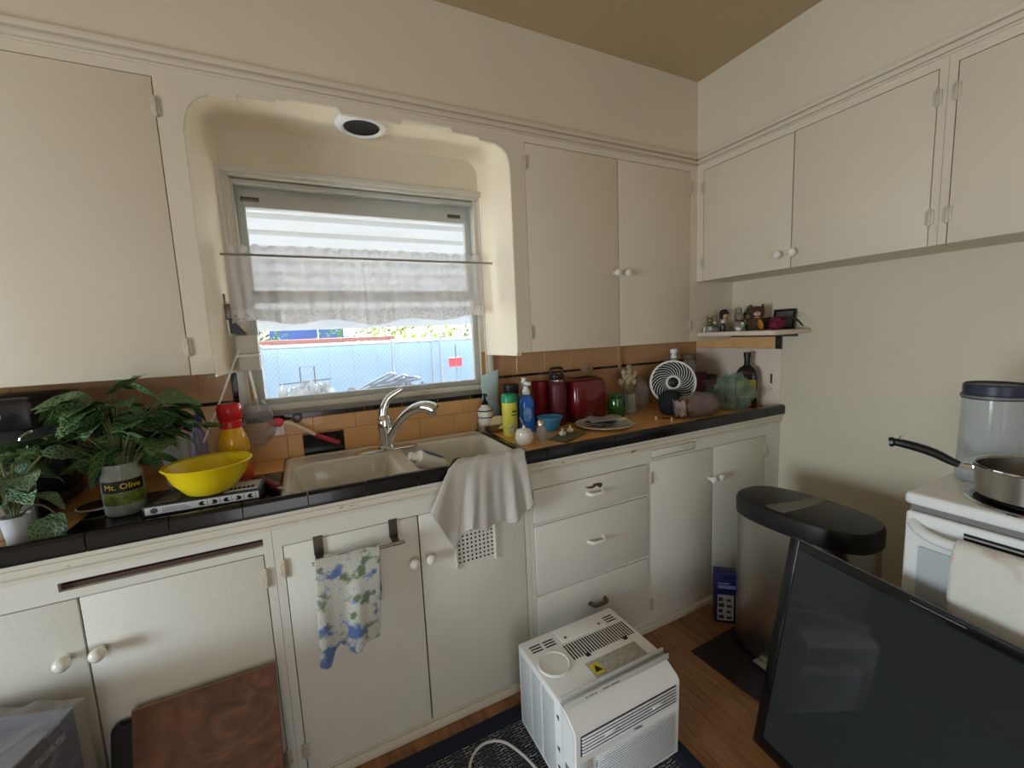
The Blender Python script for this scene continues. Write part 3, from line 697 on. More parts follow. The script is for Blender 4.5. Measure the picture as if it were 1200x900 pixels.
# ================================================================== WINDOW DRESSING
def curtain_mat():
    m = bpy.data.materials.new('sheer_voile'); m.use_nodes = True; nt = m.node_tree; o = nt.nodes['Material Output']
    d = nt.nodes['Principled BSDF']; d.inputs['Base Color'].default_value = S(224, 220, 216); d.inputs['Roughness'].default_value = .9
    tl = nt.nodes.new('ShaderNodeBsdfTranslucent'); tl.inputs[0].default_value = S(222, 218, 214)
    tr = nt.nodes.new('ShaderNodeBsdfTransparent'); m1 = nt.nodes.new('ShaderNodeMixShader'); m1.inputs[0].default_value = .5
    m2 = nt.nodes.new('ShaderNodeMixShader')
    tc = nt.nodes.new('ShaderNodeTexCoord'); sx = nt.nodes.new('ShaderNodeSeparateXYZ'); nt.links.new(tc.outputs['Object'], sx.inputs[0])
    # denser embroidered hem: a repeating row near the lower edge
    v = nt.nodes.new('ShaderNodeTexVoronoi'); v.inputs['Scale'].default_value = 85; nt.links.new(tc.outputs['Object'], v.inputs['Vector'])
    hem = nt.nodes.new('ShaderNodeMapRange'); hem.inputs['From Min'].default_value = 1.475; hem.inputs['From Max'].default_value = 1.465; nt.links.new(sx.outputs['Z'], hem.inputs['Value'])
    lt = nt.nodes.new('ShaderNodeMath'); lt.operation = 'GREATER_THAN'; lt.inputs[1].default_value = .36; nt.links.new(v.outputs['Distance'], lt.inputs[0])
    mu = nt.nodes.new('ShaderNodeMath'); mu.operation = 'MULTIPLY'; nt.links.new(hem.outputs[0], mu.inputs[0]); nt.links.new(lt.outputs[0], mu.inputs[1])
    mr = nt.nodes.new('ShaderNodeMapRange'); mr.inputs['To Min'].default_value = .42; mr.inputs['To Max'].default_value = .12; nt.links.new(mu.outputs[0], mr.inputs['Value'])
    nt.links.new(d.outputs[0], m1.inputs[1]); nt.links.new(tl.outputs[0], m1.inputs[2]); nt.links.new(mr.outputs[0], m2.inputs[0]); nt.links.new(m1.outputs[0], m2.inputs[1]); nt.links.new(tr.outputs[0], m2.inputs[2])
    nt.links.new(m2.outputs[0], o.inputs[0]); return m
VOILE = curtain_mat()
def cur_fn(a, s):
    fold = math.sin(a * 118 + 2.2 * math.sin(a * 13)) * (.9 - .5 * s) + math.sin(a * 37 + 1.5 * math.sin(a * 9)) * 1.2
    z = 1.692 - .275 * s + .007 * math.sin(a * 118 + 2.2 * math.sin(a * 13)) * (1 - s) ** 3 + (.010 * math.sin(a * 21 + .4) + .006 * math.sin(a * 9)) * s
    pin = math.exp(-((z - 1.655) / .012) ** 2)
    amp = .013 * (1 - .7 * pin) * (.7 + .5 * s)
    return (-2.108 + .958 * a + .006 * math.sin(a * 60) * s, .184 + amp * fold * .8 - .004, z)
g = G(); g.grid(cur_fn, 260, 26)
cv = thing('curtain_valance', 'sheer white voile valance gathered across the middle of the window', 'curtain')
g.done('voile', VOILE, cv, angle=180)
cr = one('curtain_rod', G().tube([(-2.118, .166, 1.657), (-1.100, .166, 1.657)], .0042, 8), mat('rod_grey', S(150, 140, 128), .5), 'thin tan tension rod holding the sheer window valance', 'curtain rod')

dl = thing('recessed_light', 'round white recessed light with a dark opening above the window', 'light', (-1.625, .108, 2.1255))
g = G(); g.lathe([(.060, .006), (.064, -.010), (.072, -.015), (.084, -.012), (.092, -.002), (.092, .003), (.060, .006)], 40); g.done('trim_ring', WHITE, dl)
g = G(); g.lathe([(.066, -.009), (.060, -.006), (.050, -.0035), (.0, -.003)], 40, m=0); g.done('baffle', BLACKM, dl)

# objects at the left side of the window
hh = thing('window_holder', 'white plastic two-tier holder fixed on the left window frame', 'holder', (-2.072, .205, 1.23))
for z0, z1 in ((0.02, .072), (.082, .148)):
    g = G(); g.box((-.032, -.018, z0), (.034, .018, z1), .004); g.done('compartment', mat('holder_white%d' % int(z0 * 100), S(214, 212, 202), .35), hh)
g = G(); g.box((-.034, -.022, .070), (.036, .02, .080), .002); g.done('shelf', WHITE, hh)
g = G(); g.box((-.034, -.02, .147), (.0, .02, .152), .001); g.done('lid', GREYP, hh)
cl = thing('black_clip', 'black spring clip hanging on the left side of the window', 'clip', (-2.118, .195, 1.38))
g = G(); g.prism([(-.002, .06), (.010, .058), (.048, .004), (.040, -.002), (.0, .006)], .016, Matrix(((1, 0, 0, 0), (0, 0, 1, -.008), (0, 1, 0, 0), (0, 0, 0, 1)))); g.done('jaw', BLACKP, cl)
g = G(); g.box((-.010, -.005, .055), (.008, .005, .11), .002); g.box((-.014, -.004, .10), (-.004, .004, .145), .001); g.done('handle', STEELD, cl)
one('electrical_cord', G().tube(spline([(-2.088, .20, 1.372), (-2.098, .19, 1.33), (-2.13, .17, 1.25), (-2.165, .15, 1.16), (-2.20, .13, 1.08), (-2.225, .12, 1.02)], 6), .0035, 8), WHITE, 'thin white cord running down from the window holder', 'cord')
one('white_wand', G().tube([(-2.088, .196, 1.36), (-2.060, .196, 1.10)], .0045, 8), WHITE, 'straight white plastic wand hanging below the window holder', 'wand')

# clear bag and dish brush hung under the window
def bag_mesh(fn, mat_, name, nu=28, nv=20):
    g = G(); g.grid(fn, nu, nv); return g.mesh(name, mat_, angle=50)
def puffy(c, r, amp, sc, seed, flat=0.0):
    def fn(a, b):
        th = 2 * PI * a; ph = PI * b; v = Vector((math.sin(ph) * math.cos(th), math.sin(ph) * math.sin(th), math.cos(ph)))
        k = 1 + amp * (mnoise.noise(v * sc + Vector((seed, 0, 0))) + .5 * abs(mnoise.noise(v * sc * 2.3 + Vector((0, seed, 0)))))
        z = v.z * r[2] * k
        if flat and z < -flat: z = -flat
        return (c[0] + v.x * r[0] * k, c[1] + v.y * r[1] * k, c[2] + z)
    return fn
bg = tag(link('plastic_bag', bag_mesh(puffy((0, 0, 0), (.050, .035, .082), .25, 3.2, 4.1), FILM, 'plastic_bag')), 'crumpled clear plastic bag hanging beside the syrup bottle', 'bag'); bg.location = (-2.062, .165, 1.058)
br = thing('dish_brush', 'dish brush with a red and white handle hung under the window', 'brush', (-1.95, .205, 1.03))
hp = spline([(-.050, -.01, .010), (-.02, -.015, .012), (.03, -.02, -.018), (.075, -.03, -.046)], 5)
g = G(); g.tube(hp, .0075, 8); g.done('neck', mat('brush_cream', S(220, 206, 184), .4), br)
hp = spline([(.070, -.03, -.044), (.11, -.042, -.064), (.152, -.055, -.082)], 5)
g = G(); g.tube(hp, [.0095 - .002 * abs(i / 5 - 1) for i in range(len(hp))], 10); g.done('grip', mat('brush_red', S(176, 40, 58), .35), br)
g = G(); g.ball((-.056, -.012, .018), (.026, .02, .018), sub=2); g.done('head', mat('brush_pink', S(226, 70, 92), .4), br)
g = G()
rb = random.Random(5)
for k in range(40):
    a, b_ = rb.uniform(0, 2 * PI), rb.uniform(0, .022); px, py = -.056 + b_ * math.cos(a), -.012 + b_ * .7 * math.sin(a)
    g.tube([(px, py, .008), (px * 1.02, py - .003, -.024 - rb.uniform(0, .006))], .0012, 4)
bb_ = g.done('bristle', WHITE, br); bb_['kind'] = 'stuff'
g = G(); g.lathe([(.010, -.003), (.018, -.003), (.018, .003), (.010, .003), (.010, -.003)], 20, T(.012, .02, .022) @ RX(90)); g.done('hanging_ring', BLACKP, br)

# ================================================================== LEFT END OF THE COUNTER
ap = thing('coffee_maker', 'black coffee maker at the far left end of the counter', 'appliance', (-2.68, .07, ZS))
g = G(); g.box((-.13, -.13, 0), (.115, .13, .04), .01); g.box((-.13, .03, .04), (.115, .13, .25), .01); g.box((-.14, -.12, .245), (.125, .13, .335), .014); g.done('body', BLACKP, ap)
g = G(); g.lathe([(0, .042), (.06, .042), (.075, .08), (.07, .14), (.055, .17), (.058, .18), (0, .18)], 24, T(0, -.05, 0)); ca = g.done('carafe', JARG, ap)
g = G(); g.tube(spline([(.055, -.07, .165), (.10, -.10, .16), (.105, -.105, .10), (.065, -.08, .07)], 5), .008, 8); g.done('handle', BLACKP, ca)
cn = thing('can_opener', 'chrome and grey can opener standing among the left plants', 'can opener', (-2.585, -.055, ZS))
g = G(); g.box((-.014, -.012, 0), (.014, .012, .195), .004); g.done('body', GREYP, cn)
g = G(); g.tube(spline([(0, 0, .19), (.004, 0, .225), (.018, 0, .240), (.032, 0, .246)], 5), .004, 8); g.done('hook', CHROME, cn)
g = G(); g.box((.002, -.014, .165), (.022, .014, .212), .002); g.box((-.035, -.008, .176), (.0, .008, .19), .002); g.done('jaw', STEEL, cn)

LEAFS = []
def leaf_mat(name, c1, c2, vein):
    m = mat(name, c1, .45, col2=c2, vscale=26); nt = m.node_tree; p = nt.nodes['Principled BSDF']; src = p.inputs['Base Color'].links[0].from_socket
    tc = nt.nodes.new('ShaderNodeTexCoord'); w_ = nt.nodes.new('ShaderNodeTexVoronoi'); w_.feature = 'DISTANCE_TO_EDGE'; w_.inputs['Scale'].default_value = 9
    r = nt.nodes.new('ShaderNodeValToRGB'); r.color_ramp.elements[0].position = .03; r.color_ramp.elements[1].position = .12; r.color_ramp.elements[0].color = (1, 1, 1, 1); r.color_ramp.elements[1].color = (0, 0, 0, 1)
    mx = nt.nodes.new('ShaderNodeMix'); mx.data_type = 'RGBA'; mx.inputs['B'].default_value = vein
    nt.links.new(tc.outputs['Object'], w_.inputs['Vector']); nt.links.new(w_.outputs['Distance'], r.inputs[0]); mh = nt.nodes.new('ShaderNodeMath'); mh.operation = 'MULTIPLY'; mh.inputs[1].default_value = .5; nt.links.new(r.outputs[0], mh.inputs[0]); nt.links.new(mh.outputs[0], mx.inputs['Factor']); nt.links.new(src, mx.inputs['A']); nt.links.new(mx.outputs['Result'], p.inputs['Base Color'])
    bp = nt.nodes.new('ShaderNodeBump'); bp.inputs['Strength'].default_value = .5; bp.inputs['Distance'].default_value = .03; nt.links.new(w_.outputs['Distance'], bp.inputs['Height']); nt.links.new(bp.outputs[0], p.inputs['Normal'])
    return m
LEAF1 = leaf_mat('green_leaf', S(92, 128, 74), S(60, 94, 54), S(124, 152, 100))
LEAF2 = leaf_mat('variegated_leaf', S(104, 138, 104), S(72, 108, 80), S(164, 186, 156))
STEM = mat('plant_stem', S(104, 110, 70), .6)
def leaf_mesh(m, curl, wave):
    def fn(a, b):
        s = b; half = math.sin(PI * min(1, s ** .75)) ** .8 * .40 * (1 - .15 * s) if 0 < s < 1 else .004
        u_ = (a - .5) * 2
        return (u_ * half, s, -curl * s * s + .10 * abs(u_) * half * 2 + wave * math.sin(s * 9 + u_ * 2) * half + .05 * math.cos(s * 26) * abs(u_) * half)
    g = G(); g.grid(fn, 6, 9); return g.mesh('leaf', m, angle=180)
LM1 = [leaf_mesh(LEAF1, c_, w_) for c_, w_ in ((.25, .06), (.45, .10), (.1, .12))]
LM2 = [leaf_mesh(LEAF2, c_, w_) for c_, w_ in ((.35, .08), (.55, .12))]
def add_leaf(parent, meshes, rnd, base, direction, size, droop):
    d = Vector(direction).normalized(); z = Vector((0, 0, 1)); sidev = d.cross(z)
    if sidev.length < .05: sidev = Vector((1, 0, 0))
    sidev.normalize(); up = sidev.cross(d).normalized()
    Mx = Matrix((sidev, d, up)).transposed().to_4x4()
    o = link('leaf', rnd.choice(meshes), parent); o.matrix_basis = Matrix.Translation(base) @ Mx @ Matrix.Rotation(rnd.uniform(-.5, .5), 4, 'Y') @ Matrix.Rotation(-droop, 4, 'X') @ Matrix.Diagonal((size, size, size, 1))
def plant(name, label, loc, stems, meshes, seed, leaf_n, size, z0):
    p = thing(name, label, 'plant', loc); rnd = random.Random(seed)
    g = G()
    for (tx, ty, tz) in stems:
        pts = spline([(0, 0, z0), (tx * .35, ty * .35, z0 + (tz - z0) * .65), (tx, ty, tz)], 5); g.tube(pts, .0028, 5)
        for k in range(leaf_n):
            q = pts[min(len(pts) - 1, 3 + int((len(pts) - 4) * (k + 1) / leaf_n))]; a = rnd.uniform(0, 2 * PI); out = Vector((tx, ty, .02)) if k == leaf_n - 1 else Vector((math.cos(a), math.sin(a), rnd.uniform(-.1, .5)))
            if name == 'jar_plant' and q.z < .222 and out.y + ty * 1.5 < .1 and -.07 < q.x < .09: continue
            add_leaf(p, meshes, rnd, q, out + Vector((tx, ty, 0)) * 1.5, size * rnd.uniform(.75, 1.2), rnd.uniform(.1, .7))
    g.done('stem', STEM, p); return p
rs = random.Random(11); stems = []
for k in range(38):
    a = 2 * PI * k / 38 * 1.0 + rs.uniform(-.2, .2); r_ = rs.uniform(.03, .135); stems.append((r_ * math.cos(a) * 1.05, r_ * math.sin(a) * .6 + .02, rs.uniform(.215, .345) - r_ * .3))
stems += [(-.15, .02, .23), (.13, .0, .24), (-.13, -.03, .20), (.02, .0, .35), (-.04, -.02, .34), (.10, .02, .29), (.15, .01, .22)]
pj = plant('jar_plant', 'big green leafy plant growing in a pickle jar on the counter', (-2.372, -.115, ZS), stems, LM1, 21, 3, .112, .05)
g = G(); g.lathe([(0, .002), (.040, .002), (.045, .010), (.045, .112), (.038, .124), (.038, .142), (.036, .142), (.036, .124), (.043, .110), (.043, .012), (0, .006)], 32); jar = g.done('jar', JARG, pj)
g = G(); g.lathe([(0, .008), (.041, .008), (.041, .065), (0, .065)], 24); g.done('water', mat('murky_water', S(58, 66, 40), .1), pj)
def wrap(rad, a0, a1, z0, z1, m, name, parent, M=None, n=16):
    g = G(); g.grid(lambda a, b: (rad * math.cos(a0 + (a1 - a0) * a), rad * math.sin(a0 + (a1 - a0) * a), z0 + (z1 - z0) * b), n, 2, M=M); return g.done(name, m, parent)
LBLK = mat('label_black', S(22, 22, 20), .5); LGRN = mat('label_green', S(120, 140, 50), .5, col2=S(60, 70, 30), vscale=60); YELT = mat('label_yellow', S(226, 196, 60), .5)
AC0 = -PI / 2 + .26
lab = wrap(.0456, AC0 - 1.15, AC0 + 1.15, .068, .100, LBLK, 'label', jar)
wrap(.0456, AC0 - 1.15, AC0 + 1.15, .034, .066, LGRN, 'label', jar)
def wrap_text(s, size, m, parent, rad, ac, z, name='lettering', M=None):
    me = text_mesh(s, size, m, .0003)
    for v in me.vertices:
        a = ac + v.co.x / rad; rr = rad + v.co.z + .0004; v.co = (rr * math.cos(a), rr * math.sin(a), z + v.co.y)
    if M is not None: me.transform(M)
    return link(name, me, parent)
wrap_text('Mt. Olive', .0215, YELT, jar, .046, AC0, .084)
sc_ = thing('saucer', 'white-rimmed dark saucer behind the pickle jar', 'saucer', (-2.455, -.035, ZS))
g = G(); g.lathe([(0, .001), (.03, .001), (.048, .010), (.050, .012), (.047, .012), (.03, .004), (0, .004)], 32); g.done('dish', mat('saucer_brown', S(70, 46, 34), .3), sc_)
g = G(); g.lathe([(.047, .0115), (.0505, .0095), (.0515, .012), (.047, .0135)], 32); g.done('rim', PORC, sc_)
stems2 = [(.012, -.01, .13), (-.03, .0, .16), (.03, .02, .17), (.0, .03, .19), (.035, -.005, .12), (-.02, .03, .20), (.05, .03, .20)]
pc = plant('cup_plant', 'small variegated plant in a clear plastic cup at the counter edge', (-2.537, -.228, ZS), stems2, LM2, 5, 2, .075, .05)
g = G(); g.lathe([(0, .001), (.019, .001), (.026, .070), (.0275, .072), (.025, .070), (.018, .004), (0, .004)], 24); g.done('cup', CUPG, pc)
g = G(); g.lathe([(0, .004), (.018, .004), (.023, .045), (0, .047)], 20); g.done('water', mat('cup_water', S(150, 152, 160), .2), pc)
g = G(); g.tube(spline([(0, 0, .06), (.03, .02, .085), (.06, .015, .06), (.062, -.005, .045)], 5), .0022, 5); g.done('stem', STEM, pc)
rr_ = random.Random(2); add_leaf(pc, LM2, rr_, (.060, .0, .055), (.0, -.75, -.5), .080, .1); add_leaf(pc, LM2, rr_, (.056, .01, .06), (.25, -.6, -.4), .065, .2)
pl2 = plant('trailing_plant', 'trailing pale green plant in a white pot at the left frame edge', (-2.60, -.15, ZS), [(.03, .02, .19), (.06, .03, .16), (-.03, .02, .22), (.03, -.03, .15), (.07, .05, .20), (.0, .0, .23)], LM2, 9, 2, .075, .06)
g = G(); g.lathe([(0, .001), (.03, .001), (.04, .085), (.042, .09), (.038, .088), (.0, .08)], 24); g.done('pot', PORC, pl2)

fb = thing('flat_carton', 'flat dark carton with a white pictogram strip under the yellow bowl', 'box', (-2.175, -.165, ZS + .0005), math.radians(-3.5))
CART = mat('carton_dark', S(44, 44, 50), .35, var=.2, vscale=20)
g = G(); g.box((-.138, -.045, 0), (.138, .075, .030), .002); g.done('body', CART, fb)
g = G(); g.box((-.132, -.0462, .006), (.132, -.0445, .026)); st = g.done('label', mat('label_white', S(232, 232, 236), .5), fb)
INK = mat('ink', S(26, 26, 30), .6)
for k in range(5):
    x0 = -.005 + k * .029; g = G(); px = [(-.008, -.006), (.004, -.006), (.008, .0), (.002, .006), (-.006, .005), (-.002, .0)]
    g.prism([(a * (1 if k % 2 else -1), b) for a, b in px], .0006, T(x0, -.0462, .016) @ RX(90)); g.box((x0 + .0125, -.0466, .008), (x0 + .0135, -.046, .024)); g.done('pictogram', INK, st)
g = G(); g.ball((-.112, -.0464, .016), (.009, .0005, .008), sub=2)
for k in range(3): g.box((-.095, -.0466, .011 + k * .004), (-.03 - k * .006, -.046, .0122 + k * .004))
g.done('print', mat('grey_ink', S(90, 90, 100), .6), st)
g = G(); g.box((.045, -.03, .030), (.128, .055, .0315), .0006); lid_ = g.done('top_label', mat('label_silver', S(190, 190, 192), .4), fb)
g = G(); g.box((-.115, -.03, .030), (-.065, .05, .0312), .0005); g.done('top_label', mat('label_photo', S(120, 112, 100), .4, col2=S(60, 60, 58), vscale=40), fb)
g = G()
for k in range(6): g.box((.054 + k * .011, -.018, .0314), (.062 + k * .011, -.004, .0321)); g.box((.054 + k * .011, -.002, .0314), (.060 + k * .011, .004, .0321))
g.done('print', INK, lid_)
bw = thing('yellow_bowl', 'bright yellow plastic mixing bowl on the flat carton', 'bowl', (-2.165, -.165, ZS + .033))
YEL = mat('yellow_plastic', S(242, 214, 28), .3, coat=.2)
g = G(); g.lathe([(0, .0), (.045, .0), (.060, .008), (.088, .045), (.102, .082), (.104, .084), (.101, .084), (.086, .048), (.058, .011), (0, .004)], 48); g.done('bowl', YEL, bw)
g = G(); g.lathe([(.100, .083), (.107, .083), (.109, .0855), (.106, .088), (.100, .087)], 48); g.done('rim', YEL, bw)
sy = thing('syrup_bottle', 'squat amber bottle with a bright red cap behind the yellow bowl', 'bottle', (-2.128, .03, ZS))
g = G(); g.lathe([(0, .0), (.040, .0), (.046, .01), (.046, .06), (.038, .075), (.040, .09), (.047, .105), (.044, .14), (.034, .17), (.028, .182)], 28); g.done('body', mat('amber_syrup', S(226, 150, 24), .15, coat=.5, col2=S(240, 190, 40), vscale=10), sy)
g = G(); g.lathe([(.0475, .0), (.0475, .058), (.046, .06)], 28, T(0, 0, .003)); g.done('label', mat('label_red', S(190, 36, 30), .4, col2=S(224, 120, 30), vscale=30), sy)
g = G(); g.lathe([(.029, .178), (.033, .182), (.033, .200), (.030, .204), (.035, .212), (.036, .244), (.030, .258), (0, .261)], 28); g.done('cap', mat('cap_red', S(206, 34, 40), .25), sy)
pu = thing('purple_bottle', 'slim clear bottle with a purple cap near the left backsplash', 'bottle', (-2.252, .185, ZS))
g = G(); g.lathe([(0, 0), (.024, 0), (.026, .01), (.026, .135), (.016, .16), (.016, .172)], 20); g.done('body', clear_mat('purple_clear', (.34, .3, .48, 1), .1, .35), pu)
g = G(); g.lathe([(.019, .172), (.020, .174), (.020, .208), (.018, .212), (0, .212)], 20); g.done('cap', mat('cap_purple', S(76, 60, 130), .35), pu)
wg = thing('drinking_glass', 'clear glass standing behind the syrup bottle', 'glass', (-2.30, .10, ZS))
g = G(); g.lathe([(0, .001), (.03, .001), (.034, .10), (.036, .15), (.034, .15), (.032, .10), (.028, .006), (0, .006)], 24); g.done('glass', JARG, wg)

# ================================================================== RIGHT OF THE SINK
Z0 = ZS + .0003
td = thing('soap_tray', 'oval dull metal tray on the corner of the sink', 'tray', (-1.140, .165, Z0 + .004))
pl = sellipse(.072, .042, 2.8, 36)
g = G(); g.loft([[(a * .9, b * .88, 0) for a, b in pl], [(a, b, .030) for a, b in pl], [(a * 1.03, b * 1.04, .033) for a, b in pl], [(a * .98, b * .97, .032) for a, b in pl], [(a * .87, b * .85, .003) for a, b in pl]]); g.done('body', STEEL, td)
g = G(); g.tube([(a * 1.03, b * 1.04, .033) for a, b in pl], .0022, 6, closed=True); g.done('rim', CHROME, td)
sdp = thing('soap_dispenser', 'cream ceramic soap dispenser with a black pump in the tray', 'soap dispenser', (-1.166, .178, Z0 + .008))
g = G(); g.lathe([(0, 0), (.030, 0), (.034, .01), (.036, .06), (.036, .085), (.030, .100), (.018, .110), (.016, .118), (0, .118)], 28); g.done('body', PORC, sdp)
for z in (.058, .088): g = G(); g.lathe([(.0358, z), (.0368, z + .001), (.0368, z + .005), (.0355, z + .006)], 28); g.done('stripe', mat('stripe_blue%d' % int(z * 1000), S(44, 60, 104), .3), sdp)
g = G(); g.lathe([(.014, .116), (.016, .120), (.012, .132), (.006, .140), (.004, .158), (.007, .160), (.007, .168), (0, .170)], 16); g.tube([(0, 0, .165), (.0, -.018, .166), (.0, -.026, .160)], .0045, 8); g.done('pump', BLACKP, sdp)
sp_ = thing('sponge', 'oval yellow sponge with a blue edge leaning in the tray', 'sponge', (-1.118, .140, Z0 + .012), 0, rot=(math.radians(74), 0, math.radians(-22)))
pe = sellipse(.046, .031, 2.2, 32)
g = G(); g.prism([(a, b + .028) for a, b in pe], .018, bev=.003); g.done('foam', mat('sponge_yellow', S(222, 206, 150), .9, bump=.3, bscale=300), sp_)
g = G(); g.prism([(a * 1.02, b * 1.02 + .028) for a, b in pe], .007, T(0, 0, -.0072)); g.done('scrub_pad', mat('scrub_blue', S(40, 54, 92), .9), sp_)
tp = thing('tissue_pack', 'pale blue soft refill pouch leaning on the window corner', 'pouch', (-1.125, .224, Z0), 0, rot=(math.radians(4), 0, 0))
def pouch(a, b):
    w_ = .046 * (1 - .12 * b + .05 * math.sin(b * 9)); th = .009 * math.sin(PI * min(1, max(0, b))) ** .5
    u_ = 2 * PI * a; return (w_ * math.cos(u_) + .004 * noise3(a * 6, b * 7, 1), (th + .001) * math.sin(u_) - .006 - .004 * noise3(a * 4, b * 5, 3), .27 * b + (.012 * math.cos(u_) if b > .95 else 0))
g = G(); g.grid(pouch, 32, 24); g.done('pouch', mat('pouch_blue', S(206, 226, 228), .4, col2=S(180, 208, 214), vscale=14), tp)
cc = thing('cleanser_can', 'yellow cleanser canister with a green shoulder beside the sink', 'canister', (-1.112, .030, Z0))
g = G(); g.lathe([(0, 0), (.031, 0), (.033, .003), (.033, .150), (.031, .152)], 28); g.done('body', mat('cleanser_yellow', S(226, 214, 92), .4, col2=S(206, 196, 70), vscale=12), cc)
g = G(); g.lathe([(.033, .150), (.0345, .152), (.0345, .178), (.030, .186), (0, .188)], 28); g.done('cap', mat('cleanser_green', S(40, 150, 96), .35), cc)
wrap(.0335, AC0 - .9, AC0 + .7, .018, .055, mat('label_speckle', S(120, 126, 70), .5, col2=S(224, 222, 180), vscale=90), 'label', cc)
ltr = wrap(.0336, AC0 - .5, AC0 + .45, .095, .100, mat('label_darkgreen', S(60, 90, 40), .5), 'print', cc); wrap(.0336, AC0 - .4, AC0 + .35, .108, .116, MATS['label_darkgreen'], 'print', cc)
jr = thing('brown_jar', 'dark glass jar with a black lid behind the cleanser can', 'jar', (-1.055, .125, Z0))
g = G(); g.lathe([(0, 0), (.034, 0), (.036, .01), (.036, .15), (.030, .17)], 24); g.done('body', mat('jar_dark', S(64, 60, 60), .2, coat=.4), jr)
g = G(); g.lathe([(.036, .172), (.037, .174), (.037, .212), (.034, .216), (0, .216)], 24); g.done('lid', BLACKP, jr)
bs = thing('dish_soap', 'clear bottle of bright blue dish soap on the counter', 'bottle', (-1.018, .048, Z0))
def ovring(a, b, z, e=2.5): return [(x_, y_, z) for x_, y_ in sellipse(a, b, e, 28)]
BLUE = mat('blue_liquid', S(24, 110, 214), .1, coat=.6)
g = G(); g.loft([ovring(.030, .020, 0), ovring(.036, .024, .006), ovring(.037, .025, .06), ovring(.032, .022, .10), ovring(.036, .024, .13), ovring(.030, .02, .150), ovring(.014, .014, .172)]); g.done('body', BLUE, bs)
g = G(); g.loft([ovring(.015, .015, .172), ovring(.016, .016, .190), ovring(.010, .010, .196), ovring(.009, .009, .206)]); g.done('cap', WHITE, bs)
g = G(); g.prism([(a, b) for a, b in sellipse(.021, .032, 2.4, 24)], .001, T(-.010, -.0255, .085) @ RX(90) @ RY(0)); lb = g.done('label', mat('label_lightblue', S(150, 190, 226), .4, col2=S(60, 120, 200), vscale=60), bs)
cb = thing('spray_bottle', 'clear bottle with a white nozzle behind the blue dish soap', 'bottle', (-.985, .128, Z0))
g = G(); g.lathe([(0, 0), (.032, 0), (.034, .01), (.034, .13), (.018, .175), (.014, .19)], 24); g.done('body', clear_mat('bottle_clear', (.7, .75, .78, 1), .06, .6), cb)
g = G(); g.lathe([(.016, .188), (.017, .19), (.017, .214), (.011, .218), (.011, .238), (0, .24)], 20); g.done('cap', WHITE, cb)
g = G(); g.box((-.010, -.05, .205), (.012, .02, .222), .004); g.done('nozzle', WHITE, cb)
wj = thing('sugar_pot', 'round white lidded sugar pot at the front of the counter', 'pot', (-1.128, -.130, Z0))
g = G(); g.lathe([(0, 0), (.024, 0), (.034, .012), (.037, .030), (.034, .050), (.028, .056)], 28); g.done('body', PORC, wj)
g = G(); g.lathe([(.030, .056), (.030, .059), (.020, .064), (.007, .066), (.005, .070), (.006, .076), (0, .078)], 28); g.done('lid', PORC, wj)
g = G(); g.tube(spline([(0, 0, .07), (-.004, .006, .09), (-.010, .012, .11)], 5), .002, 6); g.done('spoon', CHROME, wj)
ss = thing('salt_shaker', 'small ribbed glass shaker with a metal top beside the sugar pot', 'shaker', (-1.04, -.115, Z0))
g = G(); g.lathe([(0, 0), (.020, 0), (.022, .008), (.019, .045), (.016, .062)], 10); g.done('body', clear_mat('shaker_glass', (.6, .6, .6, 1), .08, .4), ss)
g = G(); g.lathe([(.017, .060), (.0175, .064), (.017, .076), (.010, .088), (0, .091)], 20); g.done('top', STEEL, ss)
bb2 = thing('blue_bowl', 'small sky-blue plastic bowl beside the dish soap', 'bowl', (-.915, .02, Z0))
g = G(); g.lathe([(0, 0), (.030, 0), (.036, .005), (.056, .060), (.058, .062), (.055, .062), (.034, .008), (0, .004)], 36); g.done('bowl', mat('sky_plastic', S(70, 150, 196), .4), bb2)
g = G(); g.lathe([(.055, .061), (.0595, .061), (.0595, .064), (.055, .064)], 36); g.done('rim', MATS['sky_plastic'], bb2)
MAROON = mat('maroon_steel', S(110, 22, 36), .35, metal=.2)
mb = thing('insulated_bottle', 'tall maroon insulated bottle with a dark loop lid', 'bottle', (-.818, .108, Z0))
g = G(); g.lathe([(0, 0), (.042, 0), (.045, .005), (.045, .185), (.042, .20), (.036, .207)], 32); g.done('body', mat('maroon_powder', S(92, 28, 36), .45), mb)
g = G(); g.lathe([(.0365, .206), (.0375, .208), (.0375, .216), (.036, .218)], 32); g.done('collar', CHROME, mb)
g = G(); g.lathe([(.035, .217), (.037, .22), (.037, .238), (.034, .242), (0, .242)], 32); ld = g.done('lid', mat('lid_darkmaroon', S(44, 18, 24), .4), mb)
g = G(); g.tube(spline([(-.030, 0, .238), (-.032, 0, .262), (-.024, 0, .271), (.024, 0, .271), (.032, 0, .262), (.030, 0, .238)], 4), .0065, 8); g.done('loop', MATS['lid_darkmaroon'], ld)
rt = thing('red_tumbler', 'ribbed dark red tumbler behind the insulated bottle', 'tumbler', (-.865, .185, Z0))
prof = [(0, 0), (.030, 0), (.034, .004)]
for k in range(9): prof += [(.036 + k * .0008, .02 + k * .02), (.038 + k * .0008, .025 + k * .02)]
g = G(); g.lathe(prof + [(.044, .205), (.041, .205), (.036, .03), (0, .02)], 28); g.done('body', mat('tumbler_red', S(130, 22, 34), .35), rt)
ts = thing('red_toaster', 'dark red rounded toaster on the counter beside the maroon bottle', 'toaster', (-.655, .125, Z0), math.radians(6))
g = G(); g.loft([[(a, b, z) for a, b in rrect(w_, d_, .03)] for w_, d_, z in ((.20, .13, .012), (.21, .14, .03), (.21, .14, .17), (.195, .125, .20), (.16, .09, .212))]); g.done('shell', mat('toaster_red', S(104, 12, 26), .2, coat=.5), ts)
